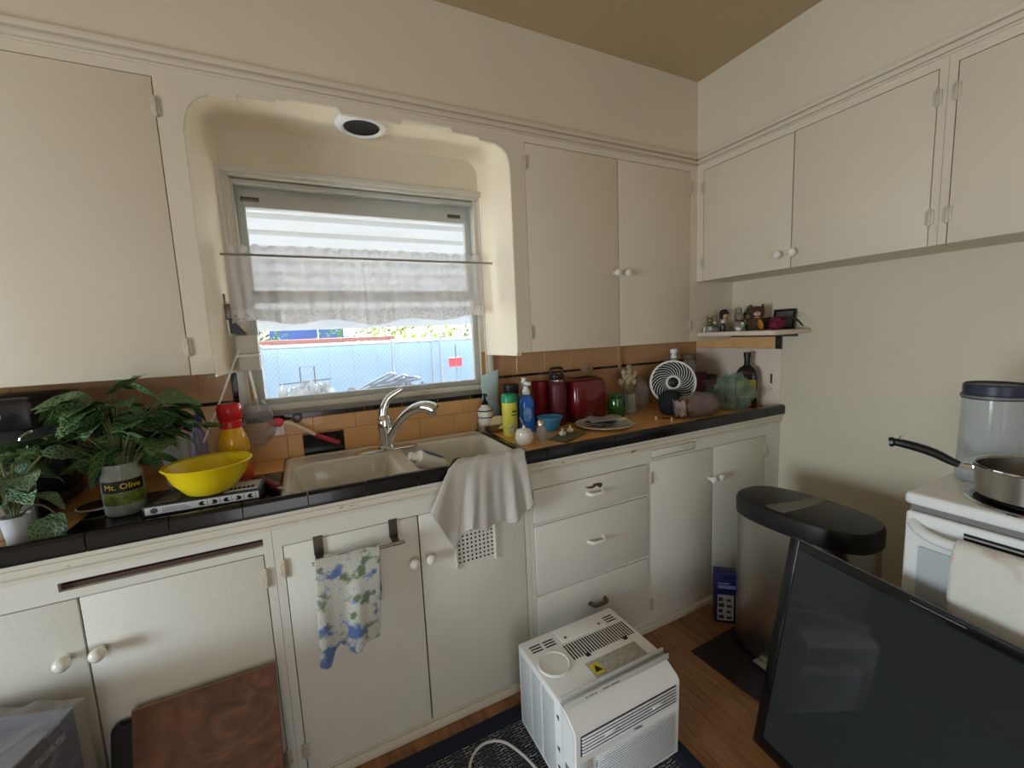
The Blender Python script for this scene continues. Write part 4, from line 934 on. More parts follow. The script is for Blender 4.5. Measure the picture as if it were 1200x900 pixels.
g = G(); g.box((-.095, -.06, 0), (.095, .06, .014), .004); g.done('base', BLACKP, ts)
g = G(); g.box((-.07, -.025, .2105), (.07, -.008, .2135)); g.box((-.07, .008, .2105), (.07, .025, .2135)); g.done('slot', BLACKM, ts)
g = G(); g.box((-.12, -.012, .12), (-.103, .012, .135), .003); g.done('lever', BLACKP, ts)
sbd = thing('small_board', 'small grey-green cutting board lying near the sugar pot', 'cutting board', (-.925, -.135, Z0), math.radians(28))
g = G(); g.box((-.085, -.045, 0), (.085, .045, .008), .002); g.done('board', mat('slate_board', S(106, 108, 84), .6, var=.3, vscale=20), sbd)
for k, (dx, dy) in enumerate(((-.02, .012), (.045, .01))):
    gl = thing('garlic_bulb', ('left' if k == 0 else 'right') + ' of two small garlic bulbs on the little cutting board', 'garlic', (-.925 + dx * math.cos(.49) - dy * math.sin(.49), -.135 + dx * math.sin(.49) + dy * math.cos(.49), Z0 + .0085), 0, 'garlic bulbs on the small board')
    g = G()
    for q in range(6): g.ball((.008 * math.cos(q * PI / 3), .008 * math.sin(q * PI / 3), .010), (.008, .008, .010), sub=2)
    g.done('cloves', mat('garlic_skin%d' % k, S(226, 214, 190), .6), gl)
    g = G(); g.lathe([(.006, .018), (.003, .024), (.0025, .032), (0, .033)], 10); g.done('stem', MATS['garlic_skin%d' % k], gl)
pt = thing('dinner_plate', 'white plate piled with grey papers on the counter', 'plate', (-.685, -.075, Z0))
g = G(); g.lathe([(0, 0), (.075, 0), (.128, .016), (.132, .018), (.129, .020), (.075, .005), (0, .005)], 48); g.done('plate', PORC, pt)
g = G(); g.lathe([(.112, .0145), (.118, .0165), (.113, .0165)], 48); g.done('rim', mat('rim_grey', S(150, 150, 146), .3), pt)
def paper(a, b, s): return ((a - .5) * .16, (b - .5) * .11, .022 + .010 * noise3(a * 3, b * 3, s) + .006 * a)
for k, (m_, dz, rz) in enumerate(((mat('paper_grey', S(110, 116, 118), .6, col2=S(52, 58, 64), vscale=30), .004, 10), (mat('paper_white', S(206, 206, 200), .6, col2=S(100, 106, 104), vscale=22), .014, -18))):
    g = G(); g.grid(lambda a, b: paper(a, b, k * 5), 14, 10); o = one('folded_paper', g, m_, ('dark grey', 'pale printed')[k] + ' folded paper lying on the dinner plate', 'paper', loc=(-.685 + .01 * k, -.075, Z0 + dz), rot=(0, 0, math.radians(rz)), angle=180)
    sm = o.modifiers.new('t', 'SOLIDIFY'); sm.thickness = .0012
gj = thing('green_jar', 'squat dark green glazed jar beside the red toaster', 'jar', (-.485, .075, Z0))
g = G(); g.lathe([(0, 0), (.038, 0), (.045, .01), (.046, .07), (.040, .098), (.028, .104), (.028, .110), (0, .112)], 32); g.done('body', mat('green_glaze', S(38, 84, 34), .12, coat=.6), gj)
g = G(); g.lathe([(.030, .108), (.034, .111), (.030, .118), (.010, .122), (0, .122)], 28); g.done('lid', MATS['green_glaze'], gj)
bq = thing('dried_bouquet', 'dried cream flower bunch in a clear vase behind the green jar', 'bouquet', (-.375, .105, Z0))
g = G(); g.lathe([(0, .002), (.034, .002), (.036, .01), (.032, .10), (.036, .105), (.033, .104), (.03, .10), (.034, .012), (0, .006)], 24); g.done('vase', JARG, bq)
rb = random.Random(8); g = G(); heads = []
for k in range(16):
    a = rb.uniform(0, 2 * PI); r_ = rb.uniform(.0, .052); h_ = rb.uniform(.17, .25) - r_ * .7; p_ = (r_ * math.cos(a), r_ * math.sin(a) * .8, h_); heads.append(p_); g.tube(spline([(p_[0] * .2, p_[1] * .2, .02), (p_[0] * .6, p_[1] * .6, .11), p_], 4), .0018, 5)
g.done('stem', mat('dried_stem', S(140, 122, 84), .8), bq)
DF = mat('dried_cream', S(186, 172, 140), .85, col2=S(150, 134, 100), vscale=60)
for k, p_ in enumerate(heads):
    g = G(); g.ball(p_, (.015, .015, .018), sub=2, noise=.6, nscale=16, seed=k * 3.3); g.done('flower_head', DF, bq)
cbg = tag(link('plastic_bag', bag_mesh(puffy((0, 0, 0), (.045, .035, .085), .3, 3.6, 8.8, .080), FILM, 'plastic_bag')), 'crumpled clear bag standing between the bouquet and the fan', 'bag'); cbg.location = (-.275, .13, Z0 + .082)
# fan with swirl grille
fn_ = thing('desk_fan', 'round white desk fan with a swirled grille on the right counter', 'fan', (-.140, .035, Z0), math.radians(-38))
g = G(); g.lathe([(.052, 0), (.055, .004), (.050, .012), (.022, .02), (.018, .024)], 32); g.tube([(0, .01, .02), (0, .02, .06)], .013, 10); g.done('stand', WHITE, fn_)
FM = T(0, -.02, .150) @ RX(84)
g = G(); R_ = .110
g.lathe([(R_ + .006, -.018), (R_ + .008, .0), (R_ + .006, .018), (R_ - .002, .020), (R_ - .003, -.018), (R_ + .006, -.018)], 56, FM); g.done('ring', WHITE, fn_)
g = G(); g.lathe([(0, -.048), (.05, -.046), (.09, -.03), (R_ + .002, -.016), (R_ - .002, -.012), (.08, -.024), (0, -.04)], 40, FM); g.done('back_shell', mat('fan_dark', S(26, 26, 28), .5), fn_)
for k in range(26):
    a0 = 2 * PI * k / 26; pts = []
    for q in range(9):
        f = q / 8; r_ = .036 + (R_ - .034) * f; a = a0 + 1.05 * f ** 1.2; pts.append((r_ * math.cos(a), r_ * math.sin(a), .017 + .008 * math.sin(PI * f)))
    gg = G(); gg.tube(pts, .0017, 5, FM); gg.done('grille_vane', WHITE, fn_)
g = G(); g.lathe([(.026, .012), (.027, .024), (.032, .027), (.037, .024), (.037, .014), (.026, .012)], 32, FM); hb = g.done('hub_ring', WHITE, fn_)
g = G(); g.lathe([(.027, .018), (.020, .022), (0, .023)], 28, FM); g.done('hub_cap', BLACKP, fn_)
for k in range(5):
    g = G(); g.grid(lambda a, b: ((.03 + .07 * a) * math.cos(k * 1.257 + .7 * b), (.03 + .07 * a) * math.sin(k * 1.257 + .7 * b), -.008 + .012 * b), 4, 4, M=FM); g.done('blade', MATS['fan_dark'], fn_)
sp2 = thing('round_speaker', 'dark grey fabric ball speaker standing in front of the fan', 'speaker', (-.235, -.045, Z0))
g = G(); g.lathe([(0, .0), (.035, .0), (.052, .014), (.062, .045), (.061, .075), (.050, .103), (.028, .12), (0, .124)], 36); g.done('body', mat('speaker_fabric', S(34, 36, 40), .9, bump=.4, bscale=600), sp2)
g = G(); g.lathe([(.033, .1185), (.026, .1225), (0, .125)], 28); g.done('top', BLACKP, sp2)
bt = thing('capped_bottle', 'bottle with a white cap standing behind the fan', 'bottle', (.045, .195, Z0))
g = G(); g.lathe([(0, 0), (.030, 0), (.032, .01), (.032, .19), (.016, .24), (.013, .262)], 24); g.done('body', clear_mat('bottle_clear2', (.5, .5, .46, 1), .08, .45), bt)
g = G(); g.lathe([(.015, .26), (.019, .262), (.019, .276), (.014, .278), (.014, .288), (.021, .29), (.021, .314), (0, .316)], 24); g.done('cap', WHITE, bt)
gjr = thing('glass_jar', 'clear glass jar with a tan lid in the corner by the fan', 'jar', (.16, .185, Z0))
g = G(); g.lathe([(0, .001), (.034, .001), (.037, .01), (.037, .21), (.030, .235), (.030, .25)], 24); g.done('body', JARG, gjr)
g = G(); g.lathe([(.032, .245), (.035, .248), (.035, .272), (.030, .278), (0, .28)], 24); g.done('lid', mat('lid_tan', S(120, 100, 78), .5), gjr)
g = G(); g.lathe([(0, .006), (.034, .006), (.034, .13), (0, .13)], 20); g.done('contents', mat('grain', S(150, 128, 96), .9, col2=S(110, 90, 60), vscale=120), gjr)
bd = thing('bread_loaf', 'brown bread loaf in a shiny clear bag at the counter front', 'bread', (-.175, -.165, Z0), math.radians(-8))
g = G(); g.loft([[(x_, a, b + .055) for a, b in rrect(.085 * s, .098 * s, .03)] for x_, s in ((-.095, .75), (-.088, .93), (-.03, 1.0), (.04, 1.0), (.085, .95), (.092, .8))]); g.done('loaf', mat('bread_brown', S(136, 84, 56), .8, col2=S(96, 56, 38), vscale=16), bd)
me = bag_mesh(puffy((0, 0, .057), (.115, .060, .064), .16, 3.5, 2.2, .055), FILM, 'wrapper'); link('wrapper', me, bd)
g = G(); g.grid(lambda a, b: (-.106 - .012 * b - .02 * math.sin(a * PI), -.045 + .09 * a, .015 + .075 * b + .006 * math.sin(a * 20)), 16, 8); g.done('wrapper_end', mat('wrapper_white', S(170, 160, 158), .3, col2=S(110, 80, 70), vscale=30), bd)
rc = one('red_stick', G().tube([(-.36, -.110, Z0 + .0042), (-.275, -.172, Z0 + .0042)], .004, 8), mat('stick_red', S(92, 40, 30), .5), 'dark red stick lying on the counter before the speaker', 'stick')
for k, (px, py) in enumerate(((-.395, -.105), (-.365, -.175))):
    pg = thing('push_pin', ('left' if k == 0 else 'right') + ' of two tiny white pegs standing on the counter', 'peg', (px, py, Z0), 0, 'white pegs on the counter')
    g = G(); g.lathe([(0, 0), (.0055, 0), (.0045, .004), (.003, .008)], 12); g.done('base', PORC, pg)
    g = G(); g.lathe([(.003, .007), (.005, .012), (.004, .017), (0, .018)], 12); g.done('top', PORC, pg)
for k, (loc, rz, m_, lab_, sz) in enumerate((((.10, .08, Z0), -30, mat('snack_maroon', S(112, 30, 52), .35, col2=S(70, 20, 40), vscale=12), 'maroon snack packet standing behind the bread', (.055, .02, .17)), ((.165, .02, Z0), -35, mat('snack_grey', S(120, 100, 100), .35, col2=S(66, 50, 56), vscale=18), 'grey and pink snack packet next to the green bag', (.06, .022, .125)), ((.205, .095, Z0), -60, mat('snack_dark', S(58, 46, 60), .35, col2=S(30, 24, 34), vscale=14), 'dark plum packet leaning in the tiled corner', (.05, .02, .15)))):
    pk = thing('snack_packet', lab_, 'packet', loc, math.radians(rz))
    sx_, sy_, sz_ = sz
    g = G(); g.grid(lambda a, b: (sx_ * (1 - .05 * math.sin(b * PI)) * math.copysign(abs(math.cos(2 * PI * a)) ** .7, math.cos(2 * PI * a)), sy_ * math.sin(2 * PI * a) * math.sin(PI * (.04 + .92 * b)) ** .6 + .003 * noise3(a * 5, b * 6, k), sz_ * b), 32, 16); g.done('pouch', m_, pk)
    g = G(); g.box((-sx_, -.0015, sz_ - .002), (sx_, .0015, sz_ + .012), .0008); g.done('seal', m_, pk)
gb = tag(link('produce_bag', bag_mesh(puffy((0, 0, 0), (.088, .045, .092), .42, 3.4, 5.5, .085), FILM_G, 'produce_bag', 36, 26)), 'crumpled green-tinted clear bag beside the black liquor bottle', 'bag'); gb.location = (.080, -.165, Z0 + .087); gb.rotation_euler = (0, 0, -.6)
tq = thing('liquor_bottle', 'black liquor bottle with a yellow label at the counter end', 'bottle', (.208, -.150, Z0), math.radians(-60))
g = G(); g.loft([[(a * s, b * s, z) for a, b in rrect(.105, .075, .024)] for s, z in ((.94, 0), (1, .005), (1, .165), (.92, .19), (.65, .212), (.36, .222))]); g.done('body', mat('liquor_black', S(22, 20, 20), .1, coat=.6), tq)
g = G(); g.lathe([(.019, .218), (.015, .23), (.014, .262), (.017, .263), (.018, .292), (0, .294)], 20); g.done('neck', BLACKP, tq)
g = G(); g.box((-.044, -.0392, .055), (.044, -.0372, .15), .0008); ll = g.done('label', mat('label_gold', S(206, 170, 40), .45, var=.15, vscale=30), tq)
g = G()
for k in range(4): g.box((-.026 + .004 * k, -.0398, .088 + k * .008), (.022 - .006 * (k % 2), -.0391, .094 + k * .008))
g.tube(spline([(.02, -.0395, .088), (.026, -.0395, .11), (.018, -.0395, .128)], 4), .0018, 5); g.done('emblem', mat('emblem_dark', S(60, 44, 20), .6), ll)
g = G(); g.ball((0, -.0394, .072), (.024, .0008, .012), sub=2); g.done('seal', mat('seal_tan', S(196, 140, 90), .6), ll)
tg = one('round_tag', G().lathe([(0, 0), (.018, 0), (.018, .003), (0, .003)], 24, RY(-90)), mat('tag_white', S(210, 200, 190), .5), 'small round white tag stuck on the end panel by the liquor bottle', 'tag', loc=(X1 - .0075, -.226, .995))

# ================================================================== CORNER SHELF AND ORNAMENTS
sh = thing('corner_shelf', 'small white shelf in the corner holding ornaments', 'shelf')
g = G(); g.box((.002, -.42, 1.283), (X1 - .001, -.002, 1.304), .003); g.done('board', SHELFW, sh)
g = G(); g.box((X1 - .022, -.36, 1.268), (X1 - .001, -.01, 1.2825), .001); g.done('cleat', WOOD_D, sh)
ZH = 1.3045
w1 = thing('tiny_chair', 'miniature wooden ladder-back chair at the left end of the shelf', 'ornament', (.085, -.03, ZH))
WB = mat('ornament_wood', S(112, 82, 60), .6)
for a in (-.018, .018): g = G(); g.tube([(a, .01, 0), (a, .014, .085)], .0035, 6); g.done('post', WB, w1)
for z in (.03, .05, .07): g = G(); g.tube([(-.018, .012, z), (.018, .012, z)], .003, 6); g.done('rung', WB, w1)
g = G(); g.box((-.022, -.02, .024), (.022, .014, .030), .002); g.done('seat', WB, w1)
dl_ = thing('small_doll', 'small doll with dark hair sitting on the corner shelf', 'doll', (.125, -.075, ZH))
SK = mat('doll_skin', S(206, 160, 130), .5); HR = mat('doll_hair', S(50, 30, 26), .8)
g = G(); g.ball((0, 0, .085), (.019, .018, .021), sub=2); g.lathe([(0, .0), (.030, .0), (.022, .03), (.010, .062), (.009, .070)], 16, m=1); g.tube([(-.012, -.004, .056), (-.026, -.012, .04), (-.018, -.022, .03)], .005, 6); g.tube([(.012, -.004, .056), (.026, -.012, .04), (.018, -.022, .03)], .005, 6)
g.done('body', [SK, mat('doll_dress', S(170, 150, 140), .8)], dl_)
g = G(); g.ball((0, .005, .094), (.025, .022, .022), sub=2, noise=.3, nscale=14); g.ball((-.018, .006, .078), (.010, .012, .016), sub=1); g.ball((.018, .006, .078), (.010, .012, .016), sub=1); g.done('hair', HR, dl_)
g = G(); g.ball((-.006, -.0175, .087), .0022, sub=1); g.ball((.006, -.0175, .087), .0022, sub=1); g.done('eye', BLACKM, dl_)
cw = thing('cow_planter', 'tiny black and white planter with green sprigs on the shelf', 'planter', (.055, -.060, ZH))
g = G(); g.box((-.030, -.015, 0), (.030, .015, .030), .005); g.done('box', mat('cow_spots', S(226, 222, 214), .5, col2=S(30, 28, 28), vscale=55), cw)
rb = random.Random(4)
for k in range(14):
    add_leaf(cw, LM1, rb, (rb.uniform(-.022, .022), rb.uniform(-.008, .008), .03), (rb.uniform(-1, 1), rb.uniform(-1, .5), rb.uniform(.3, 1.2)), rb.uniform(.022, .034), .3)
g = G(); g.ball((.0, -.008, .048), .006, sub=1); g.ball((.012, -.004, .044), .005, sub=1); g.done('flower', WHITE, cw)
vb = thing('tiny_bottle', 'tiny dark bottle with a white ball stopper on the shelf', 'bottle', (.060, -.115, ZH))
g = G(); g.lathe([(0, 0), (.014, 0), (.015, .004), (.015, .03), (.006, .04), (.005, .044)], 16); g.done('body', mat('bottle_navy', S(40, 44, 60), .2), vb)
g = G(); g.ball((0, 0, .050), .009, sub=2); g.done('stopper', PORC, vb)
wb = one('white_block', G().box((-.005, -.005, 0), (.005, .005, .026), .002), PORC, 'tiny white peg standing at the left end of the shelf', 'ornament', loc=(.035, -.025, ZH))
tpt = thing('stacked_figure', 'grey ceramic stacked figure on the middle of the shelf', 'figurine', (.17, -.125, ZH))
CG = mat('ceramic_grey', S(150, 140, 132), .4, var=.2, vscale=30)
g = G(); g.lathe([(0, 0), (.024, 0), (.032, .016), (.030, .036), (.020, .050), (.022, .058), (.026, .070), (.020, .086), (.012, .092), (.016, .10), (.014, .116), (0, .122)], 20); g.done('body', CG, tpt)
g = G(); g.tube(spline([(.024, 0, .05), (.042, -.004, .066), (.036, -.004, .085), (.02, 0, .08)], 4), .005, 6); g.tube(spline([(-.022, 0, .06), (-.040, -.006, .058), (-.046, -.008, .074)], 4), .005, 6); g.done('arms', CG, tpt)
g = G(); g.lathe([(.021, .048), (.023, .052), (.021, .056)], 20); g.done('band', mat('band_dark', S(70, 56, 50), .6), tpt)
fp = thing('green_sprig', 'small potted green sprig behind the ceramic figure', 'plant', (.215, -.145, ZH))
g = G(); g.lathe([(0, 0), (.016, 0), (.021, .035), (.018, .034), (0, .03)], 16); g.done('pot', WB, fp)
g = G(); g.tube(spline([(0, 0, .03), (.004, .0, .07), (0, .004, .11)], 4), .002, 5); g.done('stem', STEM, fp)
for k in range(16): add_leaf(fp, LM1, rb, (rb.uniform(-.005, .008), rb.uniform(-.004, .008), rb.uniform(.08, .115)), (rb.uniform(-1, 1), rb.uniform(-1, 1), rb.uniform(-.1, .9)), rb.uniform(.025, .036), .3)
cup2 = thing('tiny_teacup', 'tiny white teacup at the front of the shelf', 'cup', (.075, -.192, ZH))
g = G(); g.lathe([(0, 0), (.010, 0), (.012, .003), (.017, .018), (.016, .018), (.010, .004), (0, .003)], 18); g.done('cup', PORC, cup2)
g = G(); g.tube(spline([(.015, 0, .015), (.024, 0, .012), (.014, 0, .005)], 4), .002, 5); g.done('handle', PORC, cup2)
gcup = thing('green_candle', 'small pale green candle holder on the shelf', 'candle holder', (.115, -.185, ZH))
g = G(); g.lathe([(0, 0), (.016, 0), (.018, .006), (.010, .014), (.012, .034), (.010, .034), (0, .02)], 16); g.done('holder', mat('celadon', S(150, 172, 146), .35), gcup)
g = G(); g.lathe([(0, .02), (.008, .02), (.008, .042), (0, .043)], 12); g.done('candle', PORC, gcup)
bk = thing('wicker_basket', 'brown wicker basket in the middle of the shelf', 'basket', (.165, -.235, ZH))
WK = mat('wicker', S(92, 70, 48), .8, col2=S(58, 42, 28), vscale=90)
g = G(); g.lathe([(0, .002), (.040, .002), (.046, .006), (.052, .06), (.048, .058), (.042, .008), (0, .006)], 28); g.done('body', WK, bk)
for z, r_ in ((.010, .0475), (.022, .0495), (.034, .051), (.046, .0525), (.058, .054)):
    g = G(); g.tube([((r_ + .0012 * (1 if k % 2 else -1)) * math.cos(2 * PI * k / 28), (r_ + .0012 * (1 if k % 2 else -1)) * math.sin(2 * PI * k / 28), z) for k in range(28)], .003, 5, closed=True); g.done('weave', WK, bk)
ct_ = thing('cat_figurine', 'brown and white cat figurine peeking out of the wicker basket', 'figurine', (.165, -.225, ZH + .055), math.radians(-50))
CB = mat('cat_brown', S(96, 62, 50), .6, col2=S(66, 40, 34), vscale=30); CW = mat('cat_cream', S(216, 176, 150), .6)
g = G(); g.ball((0, 0, .035), (.036, .026, .030), sub=3); g.lathe([(.030, -.03), (.028, .02), (.02, .03)], 18)
for s in (-1, 1): g.lathe([(.012, 0), (.006, .014), (0, .026)], 8, T(s * .022, 0, .052) @ RY(s * 14))
g.done('head', CB, ct_)
g = G(); g.ball((0, -.024, .026), (.016, .008, .012), sub=2); g.ball((.0, -.020, .0), (.018, .012, .018), sub=2); g.done('muzzle', CW, ct_)
g = G()
for s in (-1, 1): g.ball((s * .013, -.0245, .040), (.005, .003, .004), sub=1)
g.ball((0, -.033, .029), (.004, .003, .003), sub=1); g.done('eye', BLACKM, ct_)
od = thing('orange_disc', 'round orange glass disc on a stand at the shelf front', 'ornament', (.10, -.288, ZH), math.radians(-30))
g = G(); g.lathe([(0, -.004), (.020, -.004), (.026, 0), (.020, .004), (0, .004)], 28, T(0, 0, .029) @ RY(78) @ RX(0)); g.done('disc', mat('amber_glass', S(206, 130, 50), .2), od)
g = G(); g.box((-.014, -.010, 0), (.014, .010, .006), .002); g.done('stand', WB, od)
pf = thing('picture_frame', 'small dark framed picture leaning on the wall at the shelf end', 'picture frame', (.252, -.305, ZH), math.radians(-90), None)
pf.rotation_euler = (math.radians(-8), 0, math.radians(-90))
g = G(); W_, H_ = .105, .098
for a, b in (((-W_ / 2, 0), (-W_ / 2 + .010, H_)), ((W_ / 2 - .010, 0), (W_ / 2, H_)), ((-W_ / 2 + .010, 0), (W_ / 2 - .010, .010)), ((-W_ / 2 + .010, H_ - .010), (W_ / 2 - .010, H_))): g.box((a[0], -.006, a[1]), (b[0], .006, b[1]), .001)
g.done('frame', BLACKP, pf)
g = G(); g.box((-W_ / 2 + .010, -.001, .010), (W_ / 2 - .010, .003, H_ - .010)); g.done('picture', mat('old_photo', S(112, 112, 106), .4, col2=S(50, 52, 50), vscale=32), pf)
pb = thing('pink_pouch', 'small magenta fabric pouch with a dark feather on the shelf end', 'pouch', (.14, -.345, ZH))
MG = mat('magenta_cloth', S(136, 36, 70), .8, col2=S(88, 20, 46), vscale=40)
me = bag_mesh(puffy((0, 0, .028), (.036, .030, .034), .3, 3, 1.7, .027), MG, 'bag'); link('bag', me, pb)
g = G(); g.grid(lambda a, b: (.01 + (a - .5) * .024 * math.sin(PI * (b * .94 + .05)) ** .6 , -.010 - .10 * b, .046 + .020 * math.sin(PI * b * .8) - .045 * b * b), 4, 14); f_ = g.mesh('feather', mat('feather_dark', S(52, 30, 28), .7), angle=180); fo = link('feather', f_, pb); sm = fo.modifiers.new('t', 'SOLIDIFY'); sm.thickness = .003

# ================================================================== ON THE FLOOR
def rug_mat():
    m = bpy.data.materials.new('rug_weave'); m.use_nodes = True; nt = m.node_tree; p = nt.nodes['Principled BSDF']; p.inputs['Roughness'].default_value = .95
    tc = nt.nodes.new('ShaderNodeTexCoord'); mp = nt.nodes.new('ShaderNodeMapping'); mp.inputs['Scale'].default_value = (1, 1, 1)
    b = nt.nodes.new('ShaderNodeTexBrick'); b.inputs['Scale'].default_value = 1.0; b.inputs['Brick Width'].default_value = .030; b.inputs['Row Height'].default_value = .009; b.inputs['Mortar Size'].default_value = .0028; b.inputs['Bias'].default_value = -.2
    b.inputs['Color1'].default_value = S(110, 112, 116); b.inputs['Color2'].default_value = S(186, 188, 190); b.inputs['Mortar'].default_value = S(24, 26, 34)
    w_ = nt.nodes.new('ShaderNodeTexWave'); w_.inputs['Scale'].default_value = 3.6; w_.inputs['Distortion'].default_value = .5; w_.bands_direction = 'X'
    r = nt.nodes.new('ShaderNodeValToRGB'); r.color_ramp.elements[0].position = .45; r.color_ramp.elements[1].position = .62
    mx = nt.nodes.new('ShaderNodeMix'); mx.data_type = 'RGBA'; mx.inputs['A'].default_value = S(34, 36, 46)
    n = nt.nodes.new('ShaderNodeTexNoise'); n.inputs['Scale'].default_value = 200; bp = nt.nodes.new('ShaderNodeBump'); bp.inputs['Strength'].default_value = .6; bp.inputs['Distance'].default_value = .004
    nt.links.new(tc.outputs['Object'], mp.inputs[0]); nd = nt.nodes.new('ShaderNodeTexNoise'); nd.inputs['Scale'].default_value = 45; nm = nt.nodes.new('ShaderNodeVectorMath'); nm.operation = 'MULTIPLY_ADD'; nm.inputs[1].default_value = (.012, .012, 0); nt.links.new(tc.outputs['Object'], nd.inputs['Vector']); nt.links.new(nd.outputs['Color'], nm.inputs[0]); nt.links.new(mp.outputs[0], nm.inputs[2]); nt.links.new(nm.outputs[0], b.inputs['Vector']); nt.links.new(mp.outputs[0], w_.inputs['Vector']); nt.links.new(w_.outputs['Fac'], r.inputs[0])
    mr = nt.nodes.new('ShaderNodeMapRange'); mr.inputs['To Min'].default_value = .35; mr.inputs['To Max'].default_value = 1.0; nt.links.new(r.outputs[0], mr.inputs['Value'])
    nt.links.new(mr.outputs[0], mx.inputs['Factor']); nt.links.new(b.outputs['Color'], mx.inputs['B']); nt.links.new(mx.outputs['Result'], p.inputs['Base Color'])
    nt.links.new(tc.outputs['Object'], n.inputs['Vector']); nt.links.new(n.outputs['Fac'], bp.inputs['Height']); nt.links.new(bp.outputs[0], p.inputs['Normal'])
    return m
rg = thing('floor_rug', 'dark navy-edged grey patterned rug under the air conditioner', 'rug')
g = G()
g.box((-2.02, -.410, 0), (-.915, -.352, .010), .003); g.box((-.972, -1.2, 0), (-.915, -.4105, .010), .003); g.box((-2.02, -1.2, 0), (-1.963, -.4105, .010), .003); g.box((-1.9625, -1.2, 0), (-.9725, -1.143, .010), .003)
g.done('border', mat('rug_navy', S(30, 36, 54), .95, bump=.4, bscale=300), rg)
g = G(); g.box((-1.9625, -1.1425, 0), (-.9725, -.4105, .0095)); g.done('field', rug_mat(), rg)

ZR = .0102
ac = thing('air_conditioner', 'white window air conditioner standing on the rug', 'air conditioner', (-1.150, -.595, ZR))
ACW = mat('ac_white', S(244, 244, 242), .4, var=.03, vscale=6); ACG = mat('ac_grille', S(240, 242, 246), .45); ACD = mat('ac_dark', S(34, 34, 36), .7)
# perforated side plate: fine relief only
ACP = mat('ac_perforated', S(226, 228, 228), .45); nt = ACP.node_tree; p = nt.nodes['Principled BSDF']; tc = nt.nodes.new('ShaderNodeTexCoord'); vo = nt.nodes.new('ShaderNodeTexVoronoi'); vo.inputs['Scale'].default_value = 190; vo.inputs['Randomness'].default_value = 0
r = nt.nodes.new('ShaderNodeValToRGB'); r.color_ramp.elements[0].position = .30; r.color_ramp.elements[1].position = .38; r.color_ramp.elements[0].color = S(130, 138, 150); r.color_ramp.elements[1].color = S(228, 230, 230)
nt.links.new(tc.outputs['Object'], vo.inputs['Vector']); nt.links.new(vo.outputs['Distance'], r.inputs[0]); nt.links.new(r.outputs[0], p.inputs['Base Color'])
g = G(); g.box((-.188, -.095, .008), (.200, .168, .298), .006); g.done('casing', ACW, ac)
for x0, x1 in ((.018, .075), (.082, .150)):
    g = G(); g.box((-.1888, x0 - .0, .03), (-.1875, x1, .275), .0003); g.done('side_plate', ACP, ac)
g = G(); g.box((-.1888, -.06, .03), (-.1875, .010, .275), .0003); g.done('side_plate', ACP, ac)
for (sy_, sz_) in ((-.085, .25), (-.085, .15), (-.085, .09)):
    g = G(); g.prism([(0, 0), (.012, .004), (0, .014)], .0012, T(-.1892, sy_, sz_) @ RY(-90) @ RZ(90)); g.done('tab_slot', ACD, ac)
g = G(); g.prism([(0, 0), (0, .0)] and [(-.10, .004), (-.150, .0), (-.160, .01), (-.166, .255), (-.158, .268), (-.10, .300)], .392, Matrix(((0, 0, 1, -.192), (1, 0, 0, 0), (0, 1, 0, 0), (0, 0, 0, 1))), bev=.006); fp_ = g.done('front_panel', ACW, ac, angle=40)
# front face details: plane tilts slightly; y about -.163
def ybez(z): return -.160 - .006 * (z - .01) / .245
g = G(); g.box((-.172, ybez(.21) - .0012, .190), (.180, ybez(.21) + .002, .252), .0008); g.done('outlet_recess', ACD, fp_)
sl = G(); sl.box((0, -.003, -.002), (.346, .003, .002), .001); slm = sl.mesh('louver', ACG)
for k in range(6): link('louver', slm, fp_, (-.169, ybez(.2) - .004, .197 + k * .0098), (math.radians(-30), 0, 0))
for px in (-.075, .10): g = G(); g.box((px - .018, -.174, .218), (px + .018, -.166, .225), .002); g.done('louver_tab', ACW, fp_)
g = G(); g.box((-.120, ybez(.1) - .0012, .022), (.180, ybez(.1) + .004, .168), .0008); g.done('intake_recess', mat('ac_intake_shade', S(70, 76, 86), .6), fp_)  # dark backing painted in for the shade between the grille slats
sl = G(); sl.box((0, -.003, -.0017), (.296, .0025, .0017), .0008); slm = sl.mesh('grille_slat', ACG)
for k in range(18): link('grille_slat', slm, fp_, (-.118, ybez(.1) - .003, .027 + k * .0079), (math.radians(-25), 0, 0))
g = G(); g.box((-.176, ybez(.1) - .003, .022), (-.132, ybez(.1) + .002, .168), .002); cp = g.done('control_panel', mat('ac_panel', S(204, 206, 208), .4), fp_)
g = G(); g.box((-.163, ybez(.1) - .0042, .130), (-.148, ybez(.1) - .002, .146), .0005); g.done('display', BLACKM, cp)
g = G()
for k in range(4): g.lathe([(.005, 0), (.005, .0015), (0, .002)], 12, T(-.155, ybez(.1) - .003, .112 - k * .022) @ RX(90))
g.done('button', GREYP, cp)
text('logo', 'Midea', .013, mat('logo_grey', S(120, 124, 130), .4), fp_, T(.030, ybez(.18) - .0012, .1795) @ RX(90))
g = G(); g.box((-.1925, -.150, .05), (-.1905, -.118, .14), .0004); g.done('rating_label', mat('rating_grey', S(70, 84, 92), .5, col2=S(130, 140, 146), vscale=90), fp_)
